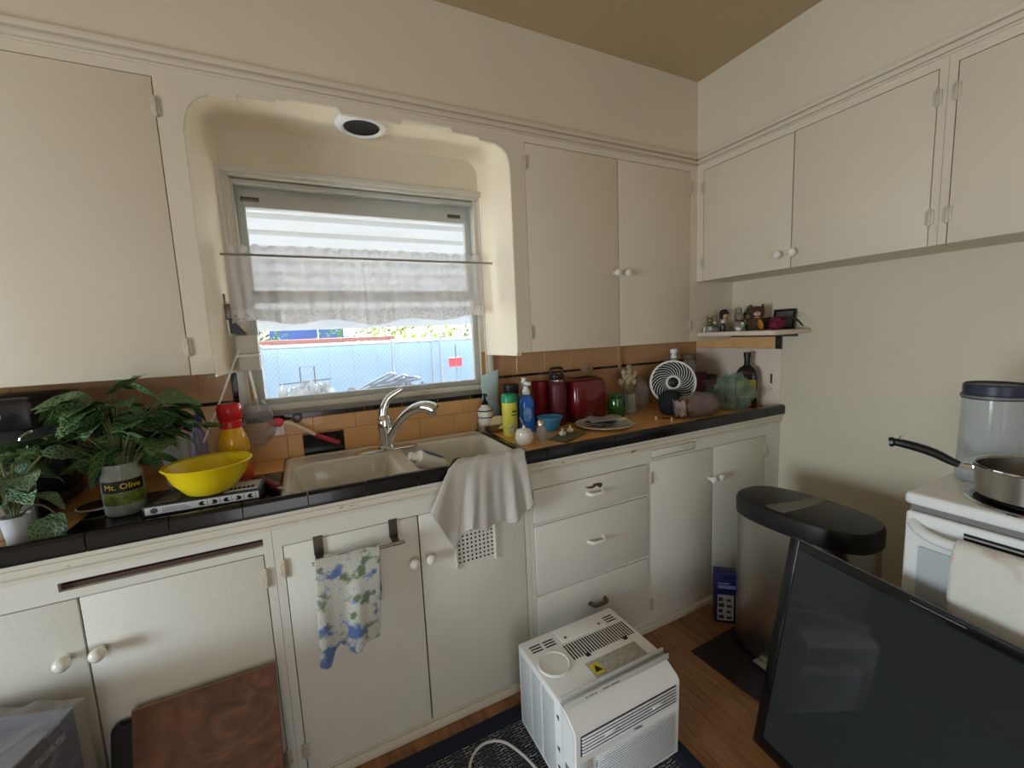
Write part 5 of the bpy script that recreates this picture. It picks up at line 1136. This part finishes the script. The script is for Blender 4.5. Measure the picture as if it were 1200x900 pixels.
# top: mounting flange, vents, embossed disc, labels
g = G(); g.box((-.190, -.098, .298), (.198, -.092, .318), .001); g.box((-.190, -.118, .298), (.198, -.0985, .3015), .001); g.box((-.190, -.121, .298), (.198, -.117, .316), .001); fl = g.done('mounting_flange', mat('flange', S(206, 206, 202), .45), ac)
g = G()
for k, (x0, x1) in enumerate(((-.12, -.114), (-.108, -.104), (-.102, -.094), (-.090, -.082), (-.060, -.036), (-.030, .0))): g.box((x0, -.1216, .306), (x1, -.1208, .3085))
g.done('stamp', INK, fl)
g = G(); g.lathe([(.052, .2975), (.0525, .301), (.0485, .3035), (.0445, .3005), (0, .3002)], 40, T(-.128, .035, 0)); g.done('embossed_disc', ACW, ac)
sl = G(); sl.box((-.0025, -.034, 0), (.0025, .034, .0012)); slm = sl.mesh('vent_slot', ACD, smooth=False)  # dark strips laid on the casing in place of shaded slots
for k in range(24): link('vent_slot', slm, ac, (-.060 + k * .0105, .052, .2976))
for gx in (-.145, -.095, .155):
    for k in range(3):
        g = G(); g.box((gx - .020, .104 + k * .012, .2976), (gx + .020, .109 + k * .012, .2988)); g.done('vent_slot', ACD, ac, smooth=False)
g = G(); g.box((-.055, .098, .2975), (.125, .1585, .3005), .0012); tp_ = g.done('access_plate', ACW, ac)
for sx_ in (-.035, .105): g = G(); g.lathe([(.005, .3004), (.0045, .302), (0, .3022)], 12, T(sx_, .112, 0)); g.done('screw', STEELD, tp_)
for sx_ in (-.012, .140): g = G(); g.box((sx_ - .008, .008, .2976), (sx_ + .008, .022, .2992)); g.done('latch', ACD, ac)
g = G(); g.box((-.045, -.078, .2978), (.155, -.012, .2994), .0004); lb = g.done('warning_label', mat('label_dusty', S(196, 192, 180), .6, col2=S(150, 146, 134), vscale=80), ac)
g = G(); g.box((-.038, -.066, .2993), (-.006, -.024, .2999)); wy = g.done('hazard_mark', mat('hazard_yellow', S(226, 206, 50), .5), lb)
g = G(); g.prism([(-.013, -.012), (.013, -.012), (0, .014)], .0006, T(-.022, -.044, .2998)); g.done('triangle', INK, wy)
cordp = spline([(-1.345, -.66, .03), (-1.365, -.60, ZR + .005), (-1.385, -.53, ZR + .004), (-1.42, -.462, ZR + .004), (-1.47, -.436, ZR + .004), (-1.52, -.45, ZR + .004), (-1.555, -.50, ZR + .004), (-1.57, -.60, ZR + .004), (-1.54, -.72, ZR + .004)], 8)
one('power_cord', G().tube(cordp, .0042, 8), mat('cord_cream', S(210, 206, 196), .5), 'pale power cord curling on the rug beside the air conditioner', 'cord')

# box of bags beside the trash can
tbx = thing('bag_carton', 'small dark blue carton of bags between cabinet and trash can', 'carton', (-.262, -.388, 0), math.radians(-40))
NAVY = mat('carton_navy', S(28, 34, 92), .4, var=.2, vscale=14)
g = G(); g.box((-.045, -.045, 0), (.045, .015, .235), .002); g.done('body', NAVY, tbx)
g = G(); g.box((-.037, -.0458, .012), (.030, -.0445, .135)); pl_ = g.done('label', mat('carton_label', S(206, 206, 210), .5), tbx)
g = G()
for k in range(4):
    for q in range(2): g.box((-.033 + q * .034, -.0462, .020 + k * .028), (-.009 + q * .032 - (k % 2) * .006, -.0457, .038 + k * .028 - q * .006))
g.done('print', mat('navy_ink', S(70, 72, 96), .6), pl_)
g = G(); g.box((-.036, -.0458, .165), (.036, -.0446, .180)); g.box((-.036, -.0458, .186), (.012, -.0446, .192)); g.done('print', mat('pale_ink', S(130, 140, 190), .5), tbx)

mt = one('floor_mat', G().box((-.145, -.165, 0), (.145, .165, .006), .002), mat('mat_dark', S(40, 32, 30), .95, bump=.4, bscale=250), 'thin dark mat under the trash can', 'mat', loc=(-.415, -.628, 0), rot=(0, 0, math.radians(2)))
tc_ = thing('trash_can', 'oval steel step trash can with a black lid beside the corner cabinet', 'trash can', (-.258, -.712, .0062))
se = sellipse(.138, .236, 2.7, 56)
g = G(); g.loft([[(a * s, b * s, z) for a, b in se] for s, z in ((.985, .022), (.99, .03), (.985, .575))]); g.done('body', STEEL, tc_)
g = G(); g.loft([[(a * s, b * s, z) for a, b in se] for s, z in ((.98, 0), (1.0, .004), (1.0, .022), (.985, .024))]); g.done('base_ring', BLACKP, tc_)
g = G(); g.loft([[(a * s, b * s, z) for a, b in se] for s, z in ((1.01, .572), (1.015, .578), (1.015, .628), (.985, .640), (.90, .644))]); ld = g.done('lid', mat('lid_black', S(26, 25, 24), .4, var=.1), tc_)
g = G(); hw = [(a * .96, b * .96) for a, b in se if b < .02]; g.prism([(.128, .02), (.03, .035), (-.11, .075), (-.126, .045), (-.122, .0)] + [(-.06, -.01), (.06, -.022), (.126, -.018)], .0018, T(0, 0, .6432)); g.done('lid_inlay', mat('inlay_grey', S(104, 100, 92), .35), ld)
g = G(); g.box((-.165, .01, .012), (-.13, .075, .022), .004); g.done('pedal', STEEL, tc_)

# television leaning on the stove
B_ = Vector((-.700, -.832, .004)); TLp = Vector((-.605, -.872, .69)); up_ = (TLp - B_); hgt = up_.length; up_.normalize()
al_ = Vector((-.085, -1.0, 0)); al_ = (al_ - up_ * al_.dot(up_)).normalized(); nrm = al_.cross(up_)
if nrm.x > 0: nrm = -nrm
tv = thing('television', 'large flat black television standing on the floor against the stove', 'television')
tv.matrix_world = Matrix(((al_.x, up_.x, nrm.x, B_.x), (al_.y, up_.y, nrm.y, B_.y), (al_.z, up_.z, nrm.z, B_.z), (0, 0, 0, 1)))
TWD = 1.19; bz = .028
g = G()
for a, b in (((0, 0), (bz, hgt)), ((TWD - bz, 0), (TWD, hgt)), ((bz, hgt - bz), (TWD - bz, hgt)), ((bz, 0), (TWD - bz, bz + .008))): g.box((a[0], a[1], -.004), (b[0], b[1], .006), .002)
g.done('bezel', mat('tv_bezel', S(14, 14, 15), .25, coat=.3), tv)
g = G(); g.box((bz - .001, bz, -.003), (TWD - bz + .001, hgt - bz + .001, .0015)); g.done('screen', mat('tv_screen', S(46, 50, 49), .05, spec=.6, var=.12, vscale=5), tv)  # base colour greyed to stand in for reflected room light
g = G(); g.box((.004, .004, -.020), (TWD - .004, hgt - .004, -.0045), .004); g.box((.15, .08, -.050), (TWD - .15, hgt - .05, -.0195), .006); g.done('back_shell', BLACKP, tv)
g = G(); g.box((.30, hgt - .0145, .0058), (.40, hgt - .0125, .0064)); g.done('trim_line', GREYP, tv)

# wooden boards leaning on the left base cabinet
pw = thing('plywood_board', 'dark stained plywood board leaning on the left base cabinet', 'board', (-2.36, -.464, 0), 0, rot=(math.radians(-18.3), 0, 0))
g = G(); g.box((0, 0, 0), (.315, .013, .470), .0015); g.done('sheet', PLYW, pw)
g = G(); g.box((0, .0, .4702), (.315, .013, .4712)); g.done('edge', mat('ply_edge', S(150, 122, 96), .7), pw)
bp = thing('black_board', 'black board with a rounded corner behind the plywood board', 'board', (-2.408, -.440, 0), 0, rot=(math.radians(-18.3), 0, 0))
pts = [(0, 0), (.33, 0), (.33, .44), (.02, .44)] + [(.02 + .02 * math.cos(math.radians(a)), .42 + .02 * math.sin(math.radians(a))) for a in (105, 125, 145, 165, 180)]
g = G(); g.prism(pts, .012, Matrix(((1, 0, 0, 0), (0, 0, 1, 0), (0, 1, 0, 0), (0, 0, 0, 1)))); g.done('sheet', BLACKM, bp, smooth=False)
g = G(); g.box((.02, -.001, .432), (.33, .013, .4405), .001); g.done('edge', BLACKP, bp)
# shrink-wrapped box in the lower left corner
bx = thing('wrapped_box', 'dark blue printed box wrapped in clear plastic in the bottom left corner', 'box', (-2.415, -.415, 0), math.radians(-18))
NB = mat('box_navy', S(36, 52, 86), .4, col2=S(20, 26, 46), vscale=5)
g = G(); g.box((-.36, -.42, 0), (0, 0, .570), .004); g.done('carton', NB, bx)
g = G(); g.box((-.358, -.418, .5702), (-.002, -.002, .5716)); g.done('top_print', mat('box_top_blue', S(70, 92, 150), .35, col2=S(150, 158, 176), vscale=5), bx)
g = G(); g.box((.0003, -.40, .36), (.0012, -.13, .48)); g.done('side_print', mat('box_print_brown', S(150, 88, 72), .5, col2=S(90, 58, 60), vscale=18), bx)
g = G(); g.box((.0003, -.105, .525), (.0012, -.03, .54)); g.done('side_print', mat('box_print_white', S(170, 168, 166), .5, col2=S(60, 60, 66), vscale=120), bx)
def wrapf(side):
    def fn(a, b):
        n_ = .006 * noise3(a * 7, b * 9, side * 3.3) + .008 * abs(noise3(a * 3 + 5, b * 5, side))
        if side == 0: return (-.37 + .382 * a, -.43 + .445 * b, .577 + n_ + .012 * abs(noise3(a * 6, b * 6, 9)))
        if side == 1: return (.006 + n_ + .04 * (1 - b) ** 2, -.43 + .445 * a, .579 * b)
        return (-.37 + .385 * a, .010 + n_ * .6, .579 * b)
    return fn
WRAP = clear_mat('wrap_film', (.88, .88, .9, 1), .14, .80, None, 9)
for s_ in range(2): g = G(); g.grid(wrapf(s_), 30, 30); g.done('plastic_wrap', WRAP, bx, angle=40)

# ================================================================== STOVE
st = thing('kitchen_stove', 'white electric stove against the right wall', 'stove', (-.52, -1.10, -.01))
SW, SD = .76, .66                        # width runs toward the photographer (-y), depth toward the wall (+x)
STV = mat('stove_enamel', S(236, 238, 238), .18, coat=.4)
g = G(); g.box((.03, -SW + .004, .03), (SD, -.004, .855), .004); g.done('body', STV, st)
g = G(); g.box((0, -SW, .868), (SD, 0, .900), .010, 3); tpk = g.done('cooktop', STV, st)
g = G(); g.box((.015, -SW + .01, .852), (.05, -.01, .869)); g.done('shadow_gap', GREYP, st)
g = G(); g.box((.002, -SW + .004, .215), (.032, -.004, .850), .008, 3); dr = g.done('oven_door', STV, st)
g = G(); g.box((-.0035, -SW + .03, .30), (.003, -.035, .765), .003); g.done('door_panel', mat('oven_grey', S(196, 202, 206), .2, coat=.3), dr)
g = G()
for z in (.826, .815):
    for y0, y1 in ((-.29, -.115), (-.48, -.305)): g.box((.0005, y0, z), (.004, y1, z + .006))
g.done('vent_slot', BLACKM, dr)
hp = spline([(.004, -.02, .822), (-.014, -.04, .812), (-.030, -.08, .806), (-.034, -.16, .806), (-.034, -.6, .806), (-.030, -.68, .806), (.004, -.74, .822)], 6)
g = G(); g.tube(hp, .013, 12); g.done('handle', STV, dr)
g = G(); g.box((.002, -SW + .004, .035), (.032, -.004, .205), .006); g.done('drawer', STV, st)
g = G(); g.box((SD - .05, -SW, .895), (SD, 0, 1.09), .012, 3); g.done('back_guard', STV, st)
def burner(cx, cy, r0):
    g = G(); g.lathe([(r0 + .018, .8995), (r0 + .018, .903), (r0 + .010, .905), (r0, .899)], 44, T(cx, cy, 0)); g.done('burner_ring', CHROME, st)
    g = G(); g.lathe([(r0 + .002, .9012), (r0 * .6, .9006), (0, .9004)], 36, T(cx, cy, 0)); g.done('drip_bowl', BLACKM, st)
    pts = [((.012 + (r0 - .018) * k / 90) * math.cos(k * .28) + cx, (.012 + (r0 - .018) * k / 90) * math.sin(k * .28) + cy, .910) for k in range(91)]
    g = G(); g.tube(pts, .0045, 6); g.done('burner_coil', BLACKP, st)
burner(.125, -.195, .100); burner(.40, -.175, .078); burner(.125, -.56, .078); burner(.40, -.56, .1)
# towel over the oven handle
FT = floral_mat('faded_towel', S(220, 220, 210), S(190, 150, 150), S(150, 176, 150), 8)
def otow(a, s):
    y = -1.10 - .115 - .34 * a; fold = .005 * math.sin(a * 14) + .003 * math.sin(a * 33 + s * 4)
    if s < .1:
        t_ = s / .1 * PI; return (-.554 - .019 * math.sin(t_ - PI / 2), y, .796 + .019 * math.cos(t_ - PI / 2) + .001)
    f = (s - .1) / .9; return (-.574 - .003 + fold * f * .6, y + .004 * math.sin(f * 8), .796 - .40 * f)
g = G(); g.grid(otow, 40, 40); ot = tag(link('oven_towel', g.mesh('oven_towel', FT, angle=180)), 'faded white printed towel hanging over the oven handle', 'towel'); sm = ot.modifiers.new('t', 'SOLIDIFY'); sm.thickness = .003; sm.offset = 0
gp = G(); gp.tube(spline([(-.583, -1.30, .62), (-.583, -1.285, .59), (-.583, -1.29, .55), (-.583, -1.315, .52)], 5), [.003, .004, .006, .008, .010, .011, .012, .012, .012, .011, .010, .008, .006, .004, .003, .002], 6, M=T(-.583, 0, 0) @ Matrix.Diagonal((.12, 1, 1, 1)) @ T(.583, 0, 0)); gp.done('printed_leaf', mat('print_green', S(140, 166, 140), .9), ot)
gp = G(); gp.ball((-.5815, -1.47, .60), (.0012, .022, .028), sub=2); gp.done('printed_flower', mat('print_pink', S(206, 120, 124), .9), ot)
# saucepan
sp3 = thing('saucepan', 'steel saucepan with a black handle on the front burner', 'saucepan', (-.395, -1.293, .9048))
g = G(); g.lathe([(0, 0), (.094, 0), (.100, .006), (.103, .070), (.107, .074), (.105, .076), (.100, .071), (.097, .008), (0, .004)], 48); g.done('pot', STEEL, sp3)
g = G(); g.lathe([(.102, .071), (.1085, .0735), (.1075, .077), (.102, .0755)], 48); g.done('rim', CHROME, sp3)
hd = Vector((-.40, .92, 0)).normalized(); hp = [(.103, .060), (.125, .062), (.145, .070), (.175, .086), (.21, .097), (.245, .104), (.262, .103)]
ps = spline([(hd.x * a, hd.y * a, z) for a, z in hp], 5)
g = G(); g.tube(ps[:8], .007, 8); g.done('ferrule', CHROME, sp3)
g = G(); g.tube(ps[6:], [.0085 + .003 * math.sin(PI * i / (len(ps) - 7)) + (.0035 if i > len(ps) - 11 else 0) for i in range(len(ps) - 6)], 10); hnd = g.done('handle', BLACKP, sp3)
g = G(); q = ps[-3]; g.tube([(q.x - .004, q.y - .006, q.z - .004), (q.x + .012, q.y - .016, q.z + .018)], .0016, 6); g.done('hanging_ring', CHROME, hnd)
# clear canister
cs = thing('clear_canister', 'tall clear plastic canister with a navy lid behind the saucepan', 'canister', (-.265, -1.178, .8903))
g = G(); g.lathe([(0, .001), (.060, .001), (.063, .006), (.061, .22), (.060, .232), (.058, .232), (.059, .22), (.060, .008), (0, .005)], 40); g.done('body', CANG, cs)
g = G(); g.lathe([(.060, .226), (.064, .228), (.064, .238), (.061, .240), (.062, .262), (.059, .266), (.057, .262), (0, .260)], 40); ld = g.done('lid', mat('lid_navy', S(52, 56, 74), .35), cs)
g = G(); g.lathe([(.0632, .2295), (.0652, .231), (.0652, .235), (.0632, .2365)], 40); g.done('seal', GREYP, ld)

# ================================================================== OUTSIDE THE WINDOW
ZG = -.5
g = G(); g.box((-12, .7, ZG - .1), (12, 14, ZG)); struct('ground', g, mat('concrete', S(236, 232, 224), .9, var=.12, vscale=2), 'concrete yard outside the window, whitened to bounce sunlight indoors', 'ground')  # unseen ground, whitened to throw sunlight up into the alcove
pc_ = thing('patio_cover', 'white ribbed patio cover sloping down outside the window', 'patio cover')
AW = bpy.data.materials.new('awning_white'); AW.use_nodes = True; nt = AW.node_tree; p = nt.nodes['Principled BSDF']; p.inputs['Base Color'].default_value = S(176, 182, 186); p.inputs['Roughness'].default_value = .5
tl = nt.nodes.new('ShaderNodeBsdfTranslucent'); tl.inputs[0].default_value = S(232, 240, 244); mx = nt.nodes.new('ShaderNodeMixShader'); mx.inputs[0].default_value = .08
nt.links.new(p.outputs[0], mx.inputs[1]); nt.links.new(tl.outputs[0], mx.inputs[2]); nt.links.new(mx.outputs[0], nt.nodes['Material Output'].inputs[0])
ya, za, yb, zb = .62, 2.72, 3.25, 1.64
npan = 15
for k in range(npan):
    f0, f1 = k / npan, (k + 1) / npan; Y0, Y1 = ya + (yb - ya) * f0, ya + (yb - ya) * f1; Za, Zb_ = za + (zb - za) * f0, za + (zb - za) * f1
    g = G(); dy = Y1 - Y0
    pr2 = [(Y0, Za), (Y0 + dy * .45, Za + (Zb_ - Za) * .45 + .012), (Y0 + dy * .8, Za + (Zb_ - Za) * .8), (Y0 + dy * .86, Za + (Zb_ - Za) * .86 - .03), (Y1, Zb_ - .03), (Y1, Zb_), (Y1, Zb_ + .02), (Y0, Za + .02)]
    g.prism(pr2, 7.0, Matrix(((0, 0, 1, -4.6), (1, 0, 0, 0), (0, 1, 0, 0), (0, 0, 0, 1)))); g.done('panel', AW, pc_, smooth=False)
g = G(); g.box((-4.6, 3.16, 1.47), (2.4, 3.28, 1.63), .006); g.done('beam', AW, pc_)
for px in (-3.6, .95): g = G(); g.box((px - .035, 3.18, ZG), (px + .035, 3.25, 1.5), .004); g.done('post', mat('post_white%d' % int(px * 10), S(226, 228, 228), .5), pc_)
# chain-link fence
fe = thing('chain_link_fence', 'grey chain-link fence across the yard', 'fence')
GAL = mat('galvanised', S(150, 156, 162), .45, metal=.5)
for px in (-3.9, -2.35, -.82, .75, 2.3): g = G(); g.tube([(px, 4.2, ZG), (px, 4.2, 1.30)], .022, 10); g.ball((px, 4.2, 1.31), .027, sub=2); g.done('post', GAL, fe)
g = G(); g.tube([(-5, 4.2, 1.29), (4, 4.2, 1.29)], .016, 8); g.done('top_rail', GAL, fe)
for px in (-.29, -.17): g = G(); g.tube([(px, 4.16, ZG), (px, 4.16, 1.40)], .020, 10); g.done('gate_post', GAL, fe)
g = G(); step = .055; zt = 1.29
bmf = bmesh.new()
def wire(p, q):
    d_ = (Vector(q) - Vector(p)).normalized(); s1 = d_.orthogonal().normalized() * .0035; s2 = d_.cross(s1).normalized() * .0035
    A = [bmf.verts.new(Vector(p) + v) for v in (s1, s2, -s1, -s2)]; Bv = [bmf.verts.new(Vector(q) + v) for v in (s1, s2, -s1, -s2)]
    for k in range(4): bmf.faces.new((A[k], A[(k + 1) % 4], Bv[(k + 1) % 4], Bv[k]))
x = -5.5
while x < 4:
    wire((x, 4.2, ZG + .05), (x + (zt - ZG - .05) * .8, 4.2, zt)); wire((x + (zt - ZG - .05) * .8, 4.205, ZG + .05), (x, 4.205, zt)); x += step
g.bm.free(); g.bm = bmf
o = g.done('wire_mesh', GAL, fe, smooth=False); o['kind'] = 'stuff'
# pale wall behind the fence with a red-brown cap
yw = thing('yard_wall', 'pale blue-white board wall behind the chain-link fence', 'wall')
WB1 = mat('yard_board', S(160, 186, 200), .7, var=.08, vscale=5); WB2 = mat('yard_cap', S(160, 100, 84), .7, var=.15, vscale=8)
bd_ = G(); bd_.box((0, 0, 0), (.299, .04, 1.78), .003); bdm = bd_.mesh('board', WB1, smooth=False)
for k in range(33): link('board', bdm, yw, (-5.2 + k * .3, 4.45, ZG))
g = G(); g.box((-5.2, 4.42, 1.33), (-.75, 4.52, 1.385), .006); g.done('cap', WB2, yw)
g = G(); g.box((-5.2, 4.43, 1.282), (4.7, 4.51, 1.329), .004); g.done('rail', mat('rail_white', S(186, 186, 180), .6), yw)
# blue house far behind, hedges and trees
hs = thing('blue_house', 'dark blue house wall seen above the yard wall', 'house', (-1.55, 9.2, ZG))
g = G(); g.box((-1.0, 0, 0), (.55, 3, 3.4)); g.done('wall', mat('house_blue', S(48, 68, 116), .7, var=.1), hs)
g = G(); g.prism([(-1.2, 3.4), (.75, 3.4), (-.2, 4.3)], 3.4, Matrix(((1, 0, 0, 0), (0, 0, 1, -.2), (0, 1, 0, 0), (0, 0, 0, 1)))); g.done('roof', mat('roof_grey', S(110, 108, 106), .8), hs)
g = G(); g.box((-.02, -.02, 1.55), (.0, .01, 2.4)); g.done('trim', WHITE, hs)
LF = [mat('tree_leaf_a', S(92, 128, 62), .6, col2=S(66, 100, 48), vscale=3), mat('tree_leaf_b', S(150, 150, 66), .6, col2=S(112, 124, 50), vscale=3), mat('tree_leaf_c', S(72, 110, 74), .6, col2=S(50, 84, 58), vscale=3)]
def tree(name, label, loc, rx, rz, m, seed, n=1400):
    t_ = thing(name, label, 'tree' if 'tree' in name else 'shrub', loc); rd = random.Random(seed)
    bmt = bmesh.new()
    for k in range(n):
        v = Vector((rd.gauss(0, 1), rd.gauss(0, 1), rd.gauss(0, 1))).normalized() * rd.uniform(.55, 1.0); c_ = Vector((v.x * rx, v.y * rx * .7, rz + v.z * rz))
        a = Vector((rd.gauss(0, 1), rd.gauss(0, 1), rd.gauss(0, 1))).normalized(); b = a.orthogonal().normalized(); c2 = a.cross(b); s_ = rd.uniform(.035, .075)
        q = [bmt.verts.new(c_ + b * s_), bmt.verts.new(c_ + c2 * s_ * .5 + a * .01), bmt.verts.new(c_ - b * s_), bmt.verts.new(c_ - c2 * s_ * .5 + a * .01)]; bmt.faces.new(q)
    g = G(); g.bm.free(); g.bm = bmt; o = g.done('foliage', m, t_, smooth=False); o['kind'] = 'stuff'
    g = G(); g.tube([(0, 0, 0), (.03, 0, rz * .6), (0, .02, rz * 1.2)], [.06, .045, .03], 8); g.done('trunk', WOOD_D, t_)
tree('yard_shrub', 'green shrub above the yard wall at the left of the window', (-2.7, 6.4, ZG), .75, 1.25, LF[2], 1)
tree('yard_tree', 'yellow-green tree above the yard wall in the middle of the window', (-.15, 6.2, ZG), .95, 1.5, LF[1], 2, 2000)
tree('yard_shrub', 'green shrub behind the yellow tree outside the window', (-.75, 7.6, ZG), 1.0, 1.45, LF[0], 3)
tree('yard_tree', 'green tree above the yard wall at the right of the window', (1.5, 6.6, ZG), 1.1, 1.6, LF[0], 4, 1800)
# things stored in the yard
tbl = thing('yard_table', 'low pale bench carrying junk outside the window', 'bench', (-1.35, 2.55, ZG))
g = G(); g.box((-1.15, -.3, 1.16), (.75, .3, 1.20), .006); g.done('top', mat('bench_grey', S(176, 180, 184), .6), tbl)
for px in (-1.05, .65):
    for py in (-.25, .25): g = G(); g.box((px - .03, py - .03, 0), (px + .03, py + .03, 1.16)); g.done('leg', GAL, tbl)
tarp = mat('tarp_silver', S(210, 214, 214), .35, col2=S(120, 126, 132), vscale=9)
def heap(c, r, seed):
    def fn(a, b):
        x_, y_ = (a - .5) * 2, (b - .5) * 2; k = max(0, 1 - abs(x_) ** 3) * max(0, 1 - abs(y_) ** 3)
        return (c[0] + x_ * r[0], c[1] + y_ * r[1], c[2] + r[2] * k * (.75 + .5 * noise3(a * 7, b * 7, seed) + .3 * abs(noise3(a * 15, b * 15, seed))))
    return fn
g = G(); g.grid(heap((0, 0, 0), (.33, .25, .30), 3), 60, 40); one('silver_tarp', g, tarp, 'crumpled silver tarp heap outside at the left of the window', 'tarp', loc=(-1.90, 2.55, ZG + 1.2005), angle=25)
g = G(); g.grid(heap((0, 0, 0), (.30, .22, .22), 7), 60, 40); one('grey_tarp', g, mat('tarp_grey', S(150, 156, 166), .5, col2=S(84, 92, 106), vscale=10), 'grey tarp bundle outside behind the faucet', 'tarp', loc=(-1.02, 2.55, ZG + 1.2005), angle=25)
wf = thing('wire_stand', 'thin wire stand sticking up behind the silver tarp', 'wire stand', (-1.88, 2.72, ZG + 1.2005))
g = G(); g.tube([(-.06, 0, 0), (-.06, 0, .42), (.06, 0, .42), (.06, 0, 0)], .006, 6); g.tube([(-.24, .02, .27), (.2, .02, .29)], .006, 6); g.done('frame', STEELD, wf)
g = G(); g.box((-.08, -.03, 0), (.08, .03, .008)); g.done('foot', STEELD, wf)
ch = thing('folding_chair', 'folded metal lounge chair lying on the bench outside', 'chair', (-1.15, 2.55, ZG + 1.2005))
TUB = mat('tube_grey', S(120, 128, 136), .4, metal=.5)
for k, (x0, z0, x1, z1) in enumerate(((-.30, .17, .02, .29), (-.28, .10, .14, .26), (-.20, .20, .24, .24))):
    g = G(); g.tube(spline([(x0, -.12, z0), (x1 - .04, -.12, z1), (x1, -.06, z1 + .01), (x1, .06, z1 + .01), (x1 - .04, .12, z1), (x0, .12, z0)], 5), .011, 8); g.done('tube', TUB, ch)
g = G(); g.tube(spline([(-.44, 0, .0), (-.42, 0, .14), (-.37, 0, .20), (-.32, 0, .10), (-.30, 0, .0)], 5), .014, 8); g.done('hoop', TUB, ch)
for k in range(4): g = G(); g.box((-.295 + k * .032, -.14, .004), (-.275 + k * .032, -.13, .17), .002); g.done('slat', WHITE, ch)
wl_ = thing('white_cooler', 'white cooler standing outside at the right of the window', 'cooler', (-.40, 2.6, ZG))
g = G(); g.box((-.16, -.14, 0), (.16, .14, 1.27), .02); g.done('body', WHITE, wl_)
g = G(); g.box((-.17, -.15, 1.2705), (.17, .15, 1.31), .012); g.done('lid', WHITE, wl_)
fl_ = thing('red_flag_stake', 'thin stake with a red tag outside at the right of the window', 'stake', (-.37, 2.95, ZG))
g = G(); g.tube([(0, 0, 0), (.01, 0, 1.75)], .008, 6); g.done('stake', TUB, fl_)
g = G(); g.box((-.075, -.006, 1.50), (.075, .006, 1.60), .002); g.done('tag', mat('tag_red', S(206, 60, 76), .5), fl_)
